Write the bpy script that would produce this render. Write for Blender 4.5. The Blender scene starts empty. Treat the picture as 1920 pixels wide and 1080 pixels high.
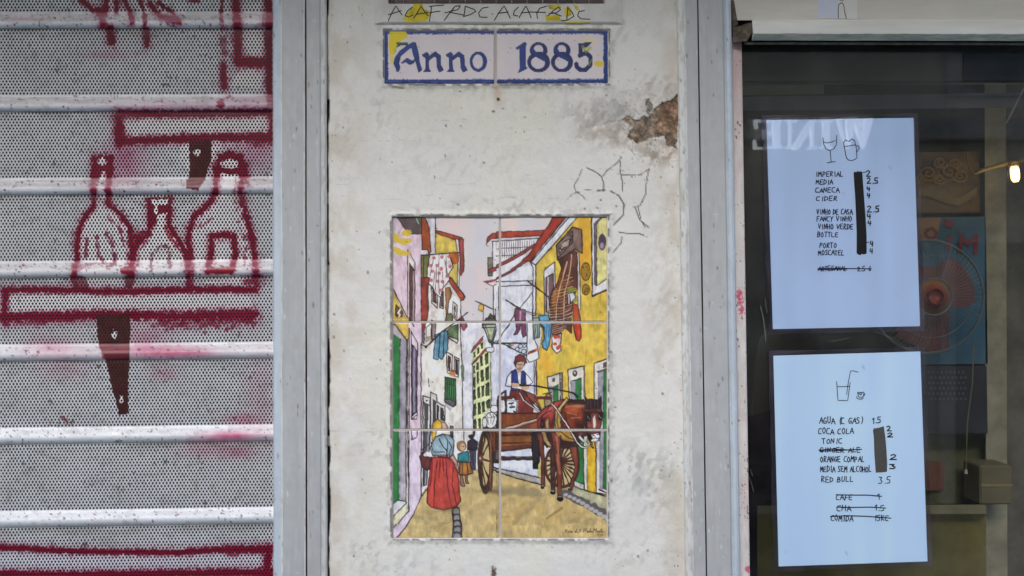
import bpy, math, random
import numpy as np
from mathutils import Vector
random.seed(7)
scene = bpy.context.scene
COL = scene.collection

# ---------------------------------------------------------------- camera, world, sun, exposure
S = 0.00075          # metres per photo pixel on the plaster wall plane (y = 0)
D = 1.25             # camera distance from the wall
ZC = 1.80            # camera height
cam = bpy.data.cameras.new('camera'); cam_o = bpy.data.objects.new('camera', cam); COL.objects.link(cam_o)
cam_o.location = (0, -D, ZC); cam_o.rotation_euler = (math.pi/2, 0, 0)
cam.sensor_fit = 'HORIZONTAL'; cam.angle = 2*math.atan(960*S/D); cam.clip_start = 0.02; cam.clip_end = 500
scene.camera = cam_o

SUN_EL, SUN_AZ = math.radians(34), math.radians(-14)     # azimuth measured from the street side (-y), + towards +x
world = bpy.data.worlds.new('World'); scene.world = world; world.use_nodes = True
wn = world.node_tree.nodes; wl = world.node_tree.links
sky = wn.new('ShaderNodeTexSky'); sky.sky_type = 'NISHITA'; sky.sun_disc = False
sky.sun_elevation = SUN_EL; sky.sun_rotation = math.pi - SUN_AZ
sky.air_density = 1.0; sky.dust_density = 1.2; sky.ozone_density = 1.0
wl.new(sky.outputs[0], wn['Background'].inputs[0]); wn['Background'].inputs[1].default_value = 0.15
sun = bpy.data.lights.new('sun', 'SUN'); sun.energy = 1.4; sun.angle = math.radians(40); sun.color = (1.0, 0.96, 0.91)
sun_o = bpy.data.objects.new('sun', sun); COL.objects.link(sun_o)
sd = Vector((math.sin(SUN_AZ)*math.cos(SUN_EL), -math.cos(SUN_AZ)*math.cos(SUN_EL), math.sin(SUN_EL)))
sun_o.rotation_euler = sd.to_track_quat('Z', 'Y').to_euler(); sun_o.location = (0, -8, 12)
vs = scene.view_settings; vs.view_transform = 'Standard'; vs.look = 'None'; vs.gamma = 1; vs.use_curve_mapping = False
vs.exposure = 1.32

# ---------------------------------------------------------------- helpers
def lin(c):
    c = np.asarray(c, float)/255.0
    return np.where(c <= 0.04045, c/12.92, ((c+0.055)/1.055)**2.4)
K = 1.12             # photo tone to base colour
def alb(c): return tuple(float(v) for v in np.clip(lin(c)*K, 0.004, 0.85))
def P(px, py, d=0.0):
    """photo pixel + depth d (pixels towards the street from the plaster) -> world point"""
    y = -d*S; f = (D+y)/D
    return Vector(((px-960)*S*f, y, ZC+(540-py)*S*f))
def PN(X, Y, d):
    y = -np.asarray(d, float)*S + 0*X; f = (D+y)/D
    return np.stack([(X-960)*S*f, y, ZC+(540-Y)*S*f], -1)

def wloc(o):
    v = Vector((0, 0, 0))
    while o is not None: v = v+o.location; o = o.parent
    return v
def tag(o, label=None, cat=None, group=None, kind=None):
    for k, v in (('label', label), ('category', cat), ('group', group), ('kind', kind)):
        if v: o[k] = v
    return o
def thing(name, label, cat, loc=(0, 0, 0), group=None):
    o = bpy.data.objects.new(name, None); COL.objects.link(o); o.location = loc; o.empty_display_size = 0.05
    return tag(o, label, cat, group)
def mesh_obj(name, V, F, mat, parent=None, col=None, smooth=False, base=None):
    """V (n,3) world coordinates, F faces: (m,4) array or list of tuples"""
    V = np.asarray(V, float)
    if parent is not None: off = np.array(wloc(parent)); loc = Vector((0, 0, 0))
    else:
        if base is None: base = ((V[:, 0].min()+V[:, 0].max())/2, (V[:, 1].min()+V[:, 1].max())/2, V[:, 2].min())
        off = np.array(base); loc = Vector(base)
    me = bpy.data.meshes.new(name)
    me.vertices.add(len(V)); me.vertices.foreach_set('co', (V-off).astype(np.float32).ravel())
    if isinstance(F, np.ndarray): n = F.shape[1]; tot = np.full(len(F), n, np.int32); idx = F.ravel()
    else: tot = np.array([len(f) for f in F], np.int32); idx = np.array([i for f in F for i in f])
    me.loops.add(len(idx)); me.loops.foreach_set('vertex_index', idx.astype(np.int32))
    me.polygons.add(len(tot)); st = np.zeros(len(tot), np.int32); st[1:] = np.cumsum(tot)[:-1]
    me.polygons.foreach_set('loop_start', st); me.polygons.foreach_set('loop_total', tot)
    me.polygons.foreach_set('use_smooth', np.full(len(tot), bool(smooth)))
    me.update(calc_edges=True); me.validate()
    if col is not None:
        a = me.color_attributes.new('Col', 'FLOAT_COLOR', 'POINT')
        c4 = np.ones((len(V), 4), np.float32); c4[:, :3] = np.clip(lin(np.clip(col, 0, 255))*K, 0.004, 0.85)
        a.data.foreach_set('color', c4.ravel())
    me.materials.append(mat)
    o = bpy.data.objects.new(name, me); COL.objects.link(o); o.location = loc
    if parent is not None: o.parent = parent
    return o

class MB:                                    # collects shapes into one mesh
    def __init__(s): s.v = []; s.f = []
    def add(s, V, F):
        n = len(s.v); s.v += [tuple(p) for p in V]; s.f += [tuple(i+n for i in f) for f in F]
    def prism(s, a, b, caps=True):           # two matching outlines
        n = len(a); F = [(i, (i+1) % n, n+(i+1) % n, n+i) for i in range(n)]
        if caps: F += [tuple(range(n-1, -1, -1)), tuple(range(n, 2*n))]
        s.add(list(a)+list(b), F); return s
    def box(s, x0, x1, y0, y1, z0, z1, bev=0.0):
        if bev <= 0:
            a = [(x0, y0, z0), (x1, y0, z0), (x1, y1, z0), (x0, y1, z0)]
            return s.prism(a, [(p[0], p[1], z1) for p in a])
        b = bev
        o = [(x0+b, y0), (x1-b, y0), (x1, y0+b), (x1, y1-b), (x1-b, y1), (x0+b, y1), (x0, y1-b), (x0, y0+b)]
        i = [(x0+b, y0+b), (x1-b, y0+b), (x1-b, y0+b), (x1-b, y1-b), (x1-b, y1-b), (x0+b, y1-b), (x0+b, y1-b), (x0+b, y0+b)]
        V = [(p[0], p[1], z0) for p in i]+[(p[0], p[1], z0+b) for p in o]+[(p[0], p[1], z1-b) for p in o]+[(p[0], p[1], z1) for p in i]
        F = [tuple(range(7, -1, -1))]
        for k in range(3):
            F += [(k*8+j, k*8+(j+1) % 8, k*8+8+(j+1) % 8, k*8+8+j) for j in range(8)]
        F.append(tuple(range(24, 32))); s.add(V, F); return s
    def quadbox(s, q, d0, d1):               # photo-pixel quad extruded between two depths
        s.prism([P(x, y, d0) for x, y in q], [P(x, y, d1) for x, y in q]); return s
    def tube(s, pts, r, n=8, closed=False):
        pts = [Vector(p) for p in pts]; m = len(pts); rings = []; up0 = None
        for i, p in enumerate(pts):
            a = pts[(i-1) % m] if (closed or i) else p; b = pts[(i+1) % m] if (closed or i < m-1) else p
            t = (b-a).normalized()
            up = Vector((0, 0, 1)) if abs(t.z) < 0.9 else Vector((1, 0, 0))
            if up0 is not None: up = up0
            u = (up-t*up.dot(t)).normalized(); up0 = u; w = t.cross(u)
            rr = r[i] if isinstance(r, (list, tuple)) else r
            rings.append([p+u*math.cos(2*math.pi*k/n)*rr+w*math.sin(2*math.pi*k/n)*rr for k in range(n)])
        V = [q for R in rings for q in R]; F = []
        for i in range(m if closed else m-1):
            j = (i+1) % m
            F += [(i*n+k, i*n+(k+1) % n, j*n+(k+1) % n, j*n+k) for k in range(n)]
        if not closed: F += [tuple(range(n-1, -1, -1)), tuple(range((m-1)*n, m*n))]
        s.add(V, F); return s
    def build(s, name, mat, parent=None, smooth=False, base=None):
        return mesh_obj(name, np.array([tuple(p) for p in s.v]), s.f, mat, parent, smooth=smooth, base=base)

_tab = np.random.RandomState(3).rand(65536)
def vnoise(x, y, seed=0):
    xi = np.floor(x).astype(np.int64); yi = np.floor(y).astype(np.int64)
    fx = x-xi; fy = y-yi; fx = fx*fx*(3-2*fx); fy = fy*fy*(3-2*fy)
    h = lambda a, b: _tab[((a*73856093) ^ (b*19349663) ^ (seed*83492791)) & 65535]
    return (h(xi, yi)*(1-fx)+h(xi+1, yi)*fx)*(1-fy)+(h(xi, yi+1)*(1-fx)+h(xi+1, yi+1)*fx)*fy
def fbm(x, y, seed=0, o=4):
    t = 0; a = 0.5; n = 0
    for k in range(o): t = t+a*vnoise(x*2**k, y*2**k, seed+k*17); n += a; a *= 0.5
    return t/n
def smooth(a, b, x):
    t = np.clip((x-a)/(b-a), 0, 1); return t*t*(3-2*t)

class Canvas:
    """paint, in places also shade and highlight, laid on the vertices of a surface, in photo-pixel coordinates"""
    def __init__(s, X, Y, col):
        s.X = X.ravel().astype(float); s.Y = Y.ravel().astype(float)
        s.C = np.tile(np.array(col, float), (len(s.X), 1)); s.WX = s.X; s.WY = s.Y
        s.view(0, 0, 1); s.lw = 1.0; s.paint = 0
    def view(s, ox, oy, k): s.o = (ox, oy, k)
    def wobble(s, amp, wl, seed):
        s.WX = s.X+(fbm(s.X/wl, s.Y/wl, seed, 2)-.5)*2*amp; s.WY = s.Y+(fbm(s.X/wl, s.Y/wl, seed+50, 2)-.5)*2*amp
    def wobble2(s, a1, w1, a2, w2, seed):
        f = lambda k, a, w, o: (fbm(s.X/w, s.Y/w, seed+k, o)-.5)*2*a
        s.WX = s.X+f(0, a1, w1, 2)+f(7, a2, w2, 3); s.WY = s.Y+f(50, a1, w1, 2)+f(57, a2, w2, 3)
    def tr(s, pts): ox, oy, k = s.o; return np.array([(ox+x/k, oy+y/k) for x, y in pts])
    def sel(s, p, m):
        return np.nonzero((s.WX > p[:, 0].min()-m) & (s.WX < p[:, 0].max()+m) & (s.WY > p[:, 1].min()-m) & (s.WY < p[:, 1].max()+m))[0]
    def put(s, i, a, col):
        a = a[:, None]; s.C[i] = s.C[i]*(1-a)+np.array(col, float)*a
    def poly(s, pts, col, a=1.0, var=0.0, seed=0, ol=None, olc=(45, 35, 40)):
        p = s.tr(pts); i = s.sel(p, 1)
        if len(i):
            x = s.WX[i]; y = s.WY[i]; ins = np.zeros(len(i), bool); n = len(p)
            for k in range(n):
                x0, y0 = p[k]; x1, y1 = p[(k+1) % n]
                if y0 == y1: continue
                c = ((y0 > y) != (y1 > y)) & (x < (x1-x0)*(y-y0)/(y1-y0)+x0); ins ^= c
            i = i[ins]; c = np.array(col, float)
            if var: c = c*(1+var*(fbm(s.X[i]/9, s.Y[i]/14, seed+int(p[0, 0]), 3)-.5)*2)[:, None]
            if s.paint and len(i):                # brush streaks, pigment pooling towards the outline
                X_, Y_ = s.X[i], s.Y[i]; k_ = .13*(vnoise(X_/2.2+p[0, 1], Y_/10, 61)-.5)+.16*(fbm(X_/11, Y_/13, 62, 3)-.5)*2
                k_ = k_-.26*np.exp(-s.dist(np.vstack([p, p[:1]]), s.WX[i], s.WY[i])/2.4)*vnoise(X_/6, Y_/6, 63)*2*s.paint*(.45 if min(col) > 170 else 1)+.05
                c = c*(1+k_)[:, None]+(vnoise(X_/1.3, Y_/1.3, 64)-.5)[:, None]*7
            s.C[i] = s.C[i]*(1-a)+c*a
        if ol: s.line(list(pts)+[pts[0]], ol, olc)
    def dist(s, p, x, y):
        d = np.full(len(x), 1e9)
        for k in range(len(p)-1):
            ax, ay = p[k]; bx, by = p[k+1]; dx, dy = bx-ax, by-ay; L = dx*dx+dy*dy+1e-9
            t = np.clip(((x-ax)*dx+(y-ay)*dy)/L, 0, 1); d = np.minimum(d, np.hypot(x-ax-t*dx, y-ay-t*dy))
        return d
    def line(s, pts, w, col=(45, 35, 40), a=1.0, soft=0.8, spk=0.0, seed=0, breaks=0.0):
        w = w*s.lw
        p = s.tr(pts); i = s.sel(p, w/2+soft+spk+1)
        if not len(i): return
        d = s.dist(p, s.WX[i], s.WY[i])
        if spk: d = d+spk*((vnoise(s.X[i]/2.2, s.Y[i]/2.2, seed+5)-.5)*2+(vnoise(s.X[i]/7, s.Y[i]/7, seed+9)-.5))
        if s.paint: w = w*(.62+.8*vnoise(s.X[i]/9, s.Y[i]/9, 65))
        al = np.clip((w/2-d)/soft+.5, 0, 1)*a
        if breaks: al = al*smooth(breaks-.12, breaks+.12, fbm(s.X[i]/7, s.Y[i]/7, seed+31, 3))
        s.put(i, al, col)
    def ell(s, cx, cy, rx, ry, col, a=1.0, soft=0.15, ring=0, spk=0.0):
        ox, oy, k = s.o; cx = ox+cx/k; cy = oy+cy/k; rx /= k; ry /= k
        i = s.sel(np.array([(cx-rx*1.6, cy-ry*1.6), (cx+rx*1.6, cy+ry*1.6)]), 1)
        if not len(i): return
        r = np.hypot((s.WX[i]-cx)/rx, (s.WY[i]-cy)/ry)
        if spk: r = r+spk*(vnoise(s.X[i]/3, s.Y[i]/3, 77)-.5)*2
        if ring: al = np.clip((ring/2/min(rx, ry)-np.abs(r-1))*min(rx, ry)/.8+.5, 0, 1)
        else: al = np.clip((1-r)/soft+.5, 0, 1)
        s.put(i, al*a, col)
    def haze(s, cx, cy, rx, ry, col, a):     # soft spray cloud of pigment
        ox, oy, k = s.o; cx = ox+cx/k; cy = oy+cy/k; rx /= k; ry /= k
        r2 = ((s.X-cx)/rx)**2+((s.Y-cy)/ry)**2; i = np.nonzero(r2 < 6)[0]
        s.put(i, a*np.exp(-r2[i])*(0.6+0.8*fbm(s.X[i]/12, s.Y[i]/12, 8, 3)), col)

def grid(name, xs, ys, depth, cv, mat, parent=None, keep=None, smooth=True, base=None):
    nx, ny = len(xs), len(ys); X, Y = np.meshgrid(xs, ys)
    V = PN(X.ravel(), Y.ravel(), np.asarray(depth, float).ravel() if np.ndim(depth) else depth)
    i = np.arange(nx*ny).reshape(ny, nx)
    F = np.stack([i[:-1, :-1], i[1:, :-1], i[1:, 1:], i[:-1, 1:]], -1).reshape(-1, 4)
    if keep is not None: F = F[keep(X, Y)[:-1, :-1].ravel()]
    return mesh_obj(name, V, F, mat, parent, col=cv.C, smooth=smooth, base=base)

# ---------------------------------------------------------------- materials
def mat_new(name):
    m = bpy.data.materials.new(name); m.use_nodes = True; nt = m.node_tree
    return m, nt, nt.nodes['Principled BSDF']
def noise_bump(nt, b, scale, strength, dist=0.001, detail=6):
    tc = nt.nodes.new('ShaderNodeTexCoord'); n = nt.nodes.new('ShaderNodeTexNoise')
    n.inputs['Scale'].default_value = scale; n.inputs['Detail'].default_value = detail
    bp = nt.nodes.new('ShaderNodeBump'); bp.inputs['Strength'].default_value = strength; bp.inputs['Distance'].default_value = dist
    nt.links.new(tc.outputs['Object'], n.inputs['Vector']); nt.links.new(n.outputs['Fac'], bp.inputs['Height'])
    nt.links.new(bp.outputs['Normal'], b.inputs['Normal']); return n
def vcol_mat(name, rough=0.6, spec=0.3, coat=0.0, bump=None, var=0.0, vscale=300, coat_rough=0.08):
    m, nt, b = mat_new(name); a = nt.nodes.new('ShaderNodeAttribute'); a.attribute_name = 'Col'
    src = a.outputs['Color']
    if var:
        tc = nt.nodes.new('ShaderNodeTexCoord'); n = nt.nodes.new('ShaderNodeTexNoise'); n.inputs['Scale'].default_value = vscale
        n.inputs['Detail'].default_value = 5; r = nt.nodes.new('ShaderNodeMapRange'); r.inputs[1].default_value = .3; r.inputs[2].default_value = .7
        r.inputs[3].default_value = 1-var; r.inputs[4].default_value = 1+var*.6
        mx = nt.nodes.new('ShaderNodeMix'); mx.data_type = 'RGBA'; mx.blend_type = 'MULTIPLY'; mx.inputs[0].default_value = 1
        nt.links.new(tc.outputs['Object'], n.inputs['Vector']); nt.links.new(n.outputs['Fac'], r.inputs[0])
        nt.links.new(src, mx.inputs[6]); nt.links.new(r.outputs[0], mx.inputs[7]); src = mx.outputs[2]
    nt.links.new(src, b.inputs['Base Color']); b.inputs['Roughness'].default_value = rough
    b.inputs['Specular IOR Level'].default_value = spec; b.inputs['Coat Weight'].default_value = coat; b.inputs['Coat Roughness'].default_value = coat_rough
    if bump: noise_bump(nt, b, *bump)
    return m
def plain(name, c, rough=0.6, spec=0.4, metal=0.0, var=0.12, scale=25, c2=None, bump=None, coat=0.0, stretch=None, emit=None, raw=False):
    m, nt, b = mat_new(name); ca = c if raw else alb(c)
    cb = (c2 if raw else alb(c2)) if c2 else tuple(v*(1-var*1.6) for v in ca)
    tc = nt.nodes.new('ShaderNodeTexCoord'); n = nt.nodes.new('ShaderNodeTexNoise'); n.inputs['Scale'].default_value = scale; n.inputs['Detail'].default_value = 8
    n.inputs['Roughness'].default_value = .65
    r = nt.nodes.new('ShaderNodeValToRGB'); r.color_ramp.elements[0].position = .35; r.color_ramp.elements[1].position = .62
    r.color_ramp.elements[0].color = (*cb, 1); r.color_ramp.elements[1].color = (*ca, 1)
    v = tc.outputs['Object']
    if stretch:
        mp = nt.nodes.new('ShaderNodeMapping'); mp.inputs['Scale'].default_value = stretch; nt.links.new(v, mp.inputs['Vector']); v = mp.outputs[0]
    nt.links.new(v, n.inputs['Vector']); nt.links.new(n.outputs['Fac'], r.inputs['Fac']); nt.links.new(r.outputs['Color'], b.inputs['Base Color'])
    b.inputs['Roughness'].default_value = rough; b.inputs['Specular IOR Level'].default_value = spec; b.inputs['Metallic'].default_value = metal
    b.inputs['Coat Weight'].default_value = coat
    if emit: b.inputs['Emission Color'].default_value = (*emit[:3], 1); b.inputs['Emission Strength'].default_value = emit[3]
    if bump: noise_bump(nt, b, *bump)
    return m
def clear_mat(name, ior=1.5, tint=(1, 1, 1), gain=1.0, wave=0.0, veil=0.0, vc=(.5, .5, .52)):
    m = bpy.data.materials.new(name); m.use_nodes = True; nt = m.node_tree; nt.nodes.clear()
    out = nt.nodes.new('ShaderNodeOutputMaterial'); mix = nt.nodes.new('ShaderNodeMixShader'); fr = nt.nodes.new('ShaderNodeFresnel')
    fr.inputs[0].default_value = ior; tr = nt.nodes.new('ShaderNodeBsdfTransparent'); tr.inputs[0].default_value = (*tint, 1)
    gl = nt.nodes.new('ShaderNodeBsdfGlossy'); gl.inputs['Roughness'].default_value = 0.0
    base = tr.outputs[0]
    if veil:
        df = nt.nodes.new('ShaderNodeBsdfDiffuse'); df.inputs[0].default_value = (*vc, 1)
        n = nt.nodes.new('ShaderNodeTexNoise'); n.inputs['Scale'].default_value = 14; n.inputs['Detail'].default_value = 6
        mr = nt.nodes.new('ShaderNodeMapRange'); mr.inputs[1].default_value = .35; mr.inputs[2].default_value = .8; mr.inputs[3].default_value = 0; mr.inputs[4].default_value = veil
        tc = nt.nodes.new('ShaderNodeTexCoord'); nt.links.new(tc.outputs['Object'], n.inputs['Vector'])
        m2 = nt.nodes.new('ShaderNodeMixShader'); nt.links.new(n.outputs['Fac'], mr.inputs[0]); nt.links.new(mr.outputs[0], m2.inputs[0])
        nt.links.new(tr.outputs[0], m2.inputs[1]); nt.links.new(df.outputs[0], m2.inputs[2]); base = m2.outputs[0]
    mu = nt.nodes.new('ShaderNodeMath'); mu.operation = 'MULTIPLY'; mu.inputs[1].default_value = gain; mu.use_clamp = True
    nt.links.new(fr.outputs[0], mu.inputs[0]); nt.links.new(mu.outputs[0], mix.inputs[0])
    nt.links.new(base, mix.inputs[1]); nt.links.new(gl.outputs[0], mix.inputs[2]); nt.links.new(mix.outputs[0], out.inputs[0])
    if wave:
        n = nt.nodes.new('ShaderNodeTexNoise'); n.inputs['Scale'].default_value = 40; tc = nt.nodes.new('ShaderNodeTexCoord')
        bp = nt.nodes.new('ShaderNodeBump'); bp.inputs['Strength'].default_value = wave; bp.inputs['Distance'].default_value = .002
        nt.links.new(tc.outputs['Object'], n.inputs['Vector']); nt.links.new(n.outputs['Fac'], bp.inputs['Height']); nt.links.new(bp.outputs[0], gl.inputs['Normal']); nt.links.new(bp.outputs[0], fr.inputs['Normal'])
    return m

# ---------------------------------------------------------------- handwriting: stroke letters
GL = {
'A': [[(0, 0), (.45, 1), (.9, 0)], [(.2, .38), (.75, .4)]], 'B': [[(0, 0), (.05, 1)], [(.05, 1), (.6, .9), (.55, .62), (.1, .52), (.7, .4), (.6, .05), (0, 0)]],
'C': [[(.75, .95), (.2, .9), (.02, .5), (.1, .1), (.7, .05)]], 'D': [[(.05, 0), (.1, 1)], [(.1, 1), (.7, .75), (.75, .35), (.05, 0)]],
'E': [[(.7, 1), (.05, .95), (.05, .02), (.72, .02)], [(.05, .5), (.6, .53)]], 'F': [[(.08, 0), (.1, .98), (.72, 1)], [(.08, .5), (.55, .55)]],
'G': [[(.75, .9), (.3, .95), (.02, .5), (.2, .05), (.7, .1), (.72, .45), (.42, .43)]], 'H': [[(.05, 0), (.08, 1)], [(.7, 0), (.72, 1)], [(.06, .5), (.7, .52)]],
'I': [[(.36, 0), (.38, 1)]], 'K': [[(.08, 0), (.1, 1)], [(.7, .95), (.1, .45), (.72, .02)]], 'L': [[(.1, 1), (.06, .05), (.65, .08)]],
'M': [[(0, 0), (.12, 1), (.42, .35), (.72, 1), (.85, 0)]], 'N': [[(.05, 0), (.1, 1), (.65, .05), (.72, 1)]],
'O': [[(.4, 1), (.08, .7), (.08, .3), (.38, 0), (.7, .3), (.7, .72), (.4, 1)]], 'P': [[(.08, 0), (.1, 1), (.65, .88), (.6, .55), (.1, .45)]],
'R': [[(.06, 0), (.1, 1), (.65, .85), (.55, .55), (.12, .45), (.72, 0)]], 'S': [[(.7, .92), (.25, .95), (.1, .7), (.6, .42), (.62, .1), (.05, .03)]],
'T': [[(0, .95), (.78, 1)], [(.4, .97), (.36, 0)]], 'U': [[(.05, 1), (.08, .25), (.35, 0), (.65, .2), (.7, 1)]], 'V': [[(.02, 1), (.35, 0), (.75, 1)]],
'Y': [[(.02, 1), (.35, .5), (.7, 1)], [(.35, .5), (.3, 0)]], '1': [[(.1, .65), (.4, 1), (.38, 0)]], '2': [[(.08, .8), (.35, 1), (.65, .8), (.5, .5), (.05, .03), (.8, .05)]],
'3': [[(.08, .95), (.65, .95), (.35, .58), (.7, .35), (.5, .02), (.05, .05)]], '4': [[(.15, 1), (.1, .45), (.72, .5)], [(.6, .9), (.55, 0)]],
'5': [[(.7, 1), (.15, .97), (.12, .58), (.6, .55), (.65, .12), (.08, .02)]], '6': [[(.6, 1), (.15, .5), (.2, .05), (.6, .1), (.6, .45), (.15, .4)]],
'.': [[(.25, .0), (.32, .06)]], '(': [[(.5, 1.05), (.25, .5), (.45, -.05)]], ')': [[(.2, 1.05), (.5, .5), (.25, -.05)]],
'c': [[(.55, .5), (.15, .45), (.1, .1), (.6, .05)]]}
WID = {'I': .72, '.': .45, '(': .6, ')': .6, 'M': 1.05, '1': .6}
def letters(txt, x0, x1, yt, yb, rnd):
    """polylines of a hand-written word fitted between x0..x1 (baseline yb, cap line yt)"""
    adv = [WID.get(c, .95) if c != ' ' else .7 for c in txt]; k = (x1-x0)/sum(adv); x = x0; out = []
    for c, a in zip(txt, adv):
        if c != ' ':
            sc = rnd.uniform(.88, 1.08); dy = rnd.uniform(-.07, .07); sh = rnd.uniform(-.06, .14)
            for st in GL[c]:
                out.append([(x+k*(u*.95+sh*v+rnd.uniform(-.03, .03)), yb+(yt-yb)*(v*sc+dy+rnd.uniform(-.03, .03))) for u, v in st])
        x += k*a
    return out
def subdiv(pts):                              # round the corners of a stroke a little
    if len(pts) < 3: return pts
    o = [pts[0]]
    for i in range(1, len(pts)-1):
        a, b, c = pts[i-1], pts[i], pts[i+1]
        o += [(b[0]+(a[0]-b[0])*.25, b[1]+(a[1]-b[1])*.25), b, (b[0]+(c[0]-b[0])*.25, b[1]+(c[1]-b[1])*.25)]
    return o+[pts[-1]]
def ribbon(mb, pts, w, d, surf=None):
    """flat ink stroke w pixels wide, on depth d, mitred"""
    pts = [np.array(p, float) for p in pts]; n = len(pts); L = []; R = []
    for i in range(n):
        a = pts[max(i-1, 0)]; b = pts[min(i+1, n-1)]; t = b-a; t = t/(np.hypot(*t)+1e-9)
        p = pts[i]
        if i == 0: p = p-t*w*.35
        if i == n-1: p = p+t*w*.35
        q = np.array([-t[1], t[0]])*w/2
        L.append(p+q); R.append(p-q)
    V = [P(*p, d) for p in L]+[P(*p, d) for p in R]
    mb.add(V, [(i, i+1, n+i+1, n+i) for i in range(n-1)])
# ================================================================ PLASTER WALL
M_plaster = vcol_mat('lime_plaster', rough=.85, spec=.15, bump=(900, .35, .0006), var=.05, vscale=420)
xs = np.arange(605, 1296.1, 2.0); ys = np.arange(-80, 1180.1, 2.0); X, Y = np.meshgrid(xs, ys)
cv = Canvas(X, Y, (212, 210, 205)); x, y = cv.X, cv.Y
big = fbm(x/130, y/95, 1, 4); med = fbm(x/28, y/18, 2, 4); fine = fbm(x/5, y/4, 3, 3)
cv.C *= (1+.04*(big-.5)+.03*(med-.5))[:, None]
cv.C[:, 2] -= 5*smooth(.45, .75, fbm(x/90, y/160, 11, 3)); 
# yellowed old limewash along both edges, grey scuffs, soot specks
e = np.maximum(smooth(120, 0, x-612), smooth(70, 0, 1275-x))*smooth(.35, .7, fbm(x/30, y/45, 12, 4)); cv.put(np.arange(len(x)), e*.38, (176, 162, 140))
def scuff(cx, cy, rx, ry, a, col=(140, 140, 138), seed=0, th=.5):
    r = ((x-cx)/rx)**2+((y-cy)/ry)**2; i = np.nonzero(r < 5)[0]
    n = smooth(th, th+.22, fbm((x[i]+y[i]*.6)/9, (y[i]-x[i]*.5)/16, 40+seed, 4)); cv.put(i, .62*a*np.exp(-r[i])*n, col)
scuff(1200, 880, 60, 50, .75, seed=1, th=.42); scuff(1225, 920, 40, 60, .6, seed=2, th=.45); scuff(700, 830, 30, 30, .6, seed=3)
scuff(690, 1030, 40, 22, .7, seed=4); scuff(715, 215, 30, 40, .4, seed=5); scuff(760, 1060, 120, 30, .4, seed=6); scuff(980, 380, 120, 14, .6, seed=7)
scuff(640, 250, 30, 110, .35, (165, 150, 125), 8); scuff(1240, 560, 35, 160, .45, (165, 150, 132), 9, .42); scuff(860, 300, 170, 60, .25, seed=10); scuff(1160, 50, 60, 40, .4, seed=11)
scuff(1190, 1040, 110, 40, .35, seed=12); scuff(960, 190, 200, 30, .3, (170, 155, 135), 13)
sp = vnoise(x/3.1, y/3.1, 60); dens = smooth(.42, .7, fbm(x/60, y/60, 61, 3))*.04+.004+.03*(smooth(60, 0, x-612)+smooth(40, 0, 1280-x))
i = np.nonzero(sp > 1-dens*.75)[0]; cv.put(i, np.full(len(i), .6), (75, 70, 66))
rs = np.random.RandomState(5)
for k in range(46):
    px, py = rs.uniform(625, 1265), rs.uniform(160, 1075); cv.ell(px, py, rs.uniform(1.2, 2.4), rs.uniform(1.2, 3), (80, 74, 70), .7, .8)
for k in range(60):                           # hairline trowel marks
    px, py, L = rs.uniform(620, 1250), rs.uniform(160, 400), rs.uniform(12, 70)
    cv.line([(px, py), (px+L*.5, py+rs.uniform(-3, 3)), (px+L, py+rs.uniform(-5, 5))], 1.2, (165, 160, 152), .45, 1.2, breaks=.5, seed=k)
H = (med-.5)*1.5+(big-.5)*4+(fine-.5)*.55
# peeled paint and the broken corner with bare brick
cv.view(1060, 150, 3.087); cv.wobble2(9, 24, 3.2, 5, 21)
def layer(pts, col, a, h, var=.18):
    p = cv.tr(pts); b = cv.C.copy(); cv.poly(pts, col, a, var=var, seed=3); ch = np.abs(cv.C-b).sum(1) > .3; H[ch] += h
layer([(40, 150), (110, 110), (230, 95), (330, 60), (430, 40), (560, 20), (632, 60), (630, 130), (520, 150), (400, 190), (330, 130), (210, 130), (150, 190), (60, 200)], (196, 190, 182), .4, -.4)
layer([(55, 345), (80, 270), (140, 265), (330, 235), (390, 290), (360, 330), (440, 350), (560, 360), (640, 385), (640, 460), (540, 470), (460, 430), (300, 405), (270, 345)], (190, 181, 170), .5, -.8, .3)
layer([(128, 250), (150, 200), (205, 150), (270, 122), (350, 140), (385, 215), (330, 235), (240, 262), (140, 280)], (182, 180, 176), .75, -1.4)
cv.wobble2(6, 20, 3.2, 5, 23)
layer([(645, 80), (600, 105), (572, 132), (525, 170), (492, 212), (440, 214), (408, 230), (400, 262), (378, 285), (352, 322), (372, 345), (420, 357), (480, 345), (545, 346), (580, 330), (592, 390), (650, 400)], (120, 104, 88), 1, -3.4, .5)
layer([(650, 85), (610, 110), (565, 150), (532, 220), (512, 300), (525, 335), (570, 330), (620, 290), (650, 300)], (134, 105, 84), .75, -1.2, .5)
layer([(350, 215), (410, 228), (400, 260), (380, 262), (330, 240)], (122, 105, 86), .8, -2, .3)
layer([(468, 132), (488, 114), (515, 132), (505, 195), (478, 190)], (112, 107, 98), .9, -2.5, .3)
for k in range(420):
    px, py = rs.normal(470, 130), rs.normal(270, 120); cv.ell(px, py, rs.uniform(1.5, 5), rs.uniform(1.5, 6), (104, 90, 80), rs.uniform(.2, .55), .9)
cv.wobble(0, 10, 1)
scuff(1130, 215, 70, 34, .9, (150, 146, 140), 21, .4); scuff(1180, 250, 80, 30, .9, (150, 140, 128), 22, .42); scuff(1240, 290, 34, 20, 1.0, (128, 114, 100), 23, .4); scuff(1235, 165, 40, 26, .8, (150, 140, 126), 24, .42); scuff(1120, 245, 30, 30, .6, (164, 154, 146), 25, .4)
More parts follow.
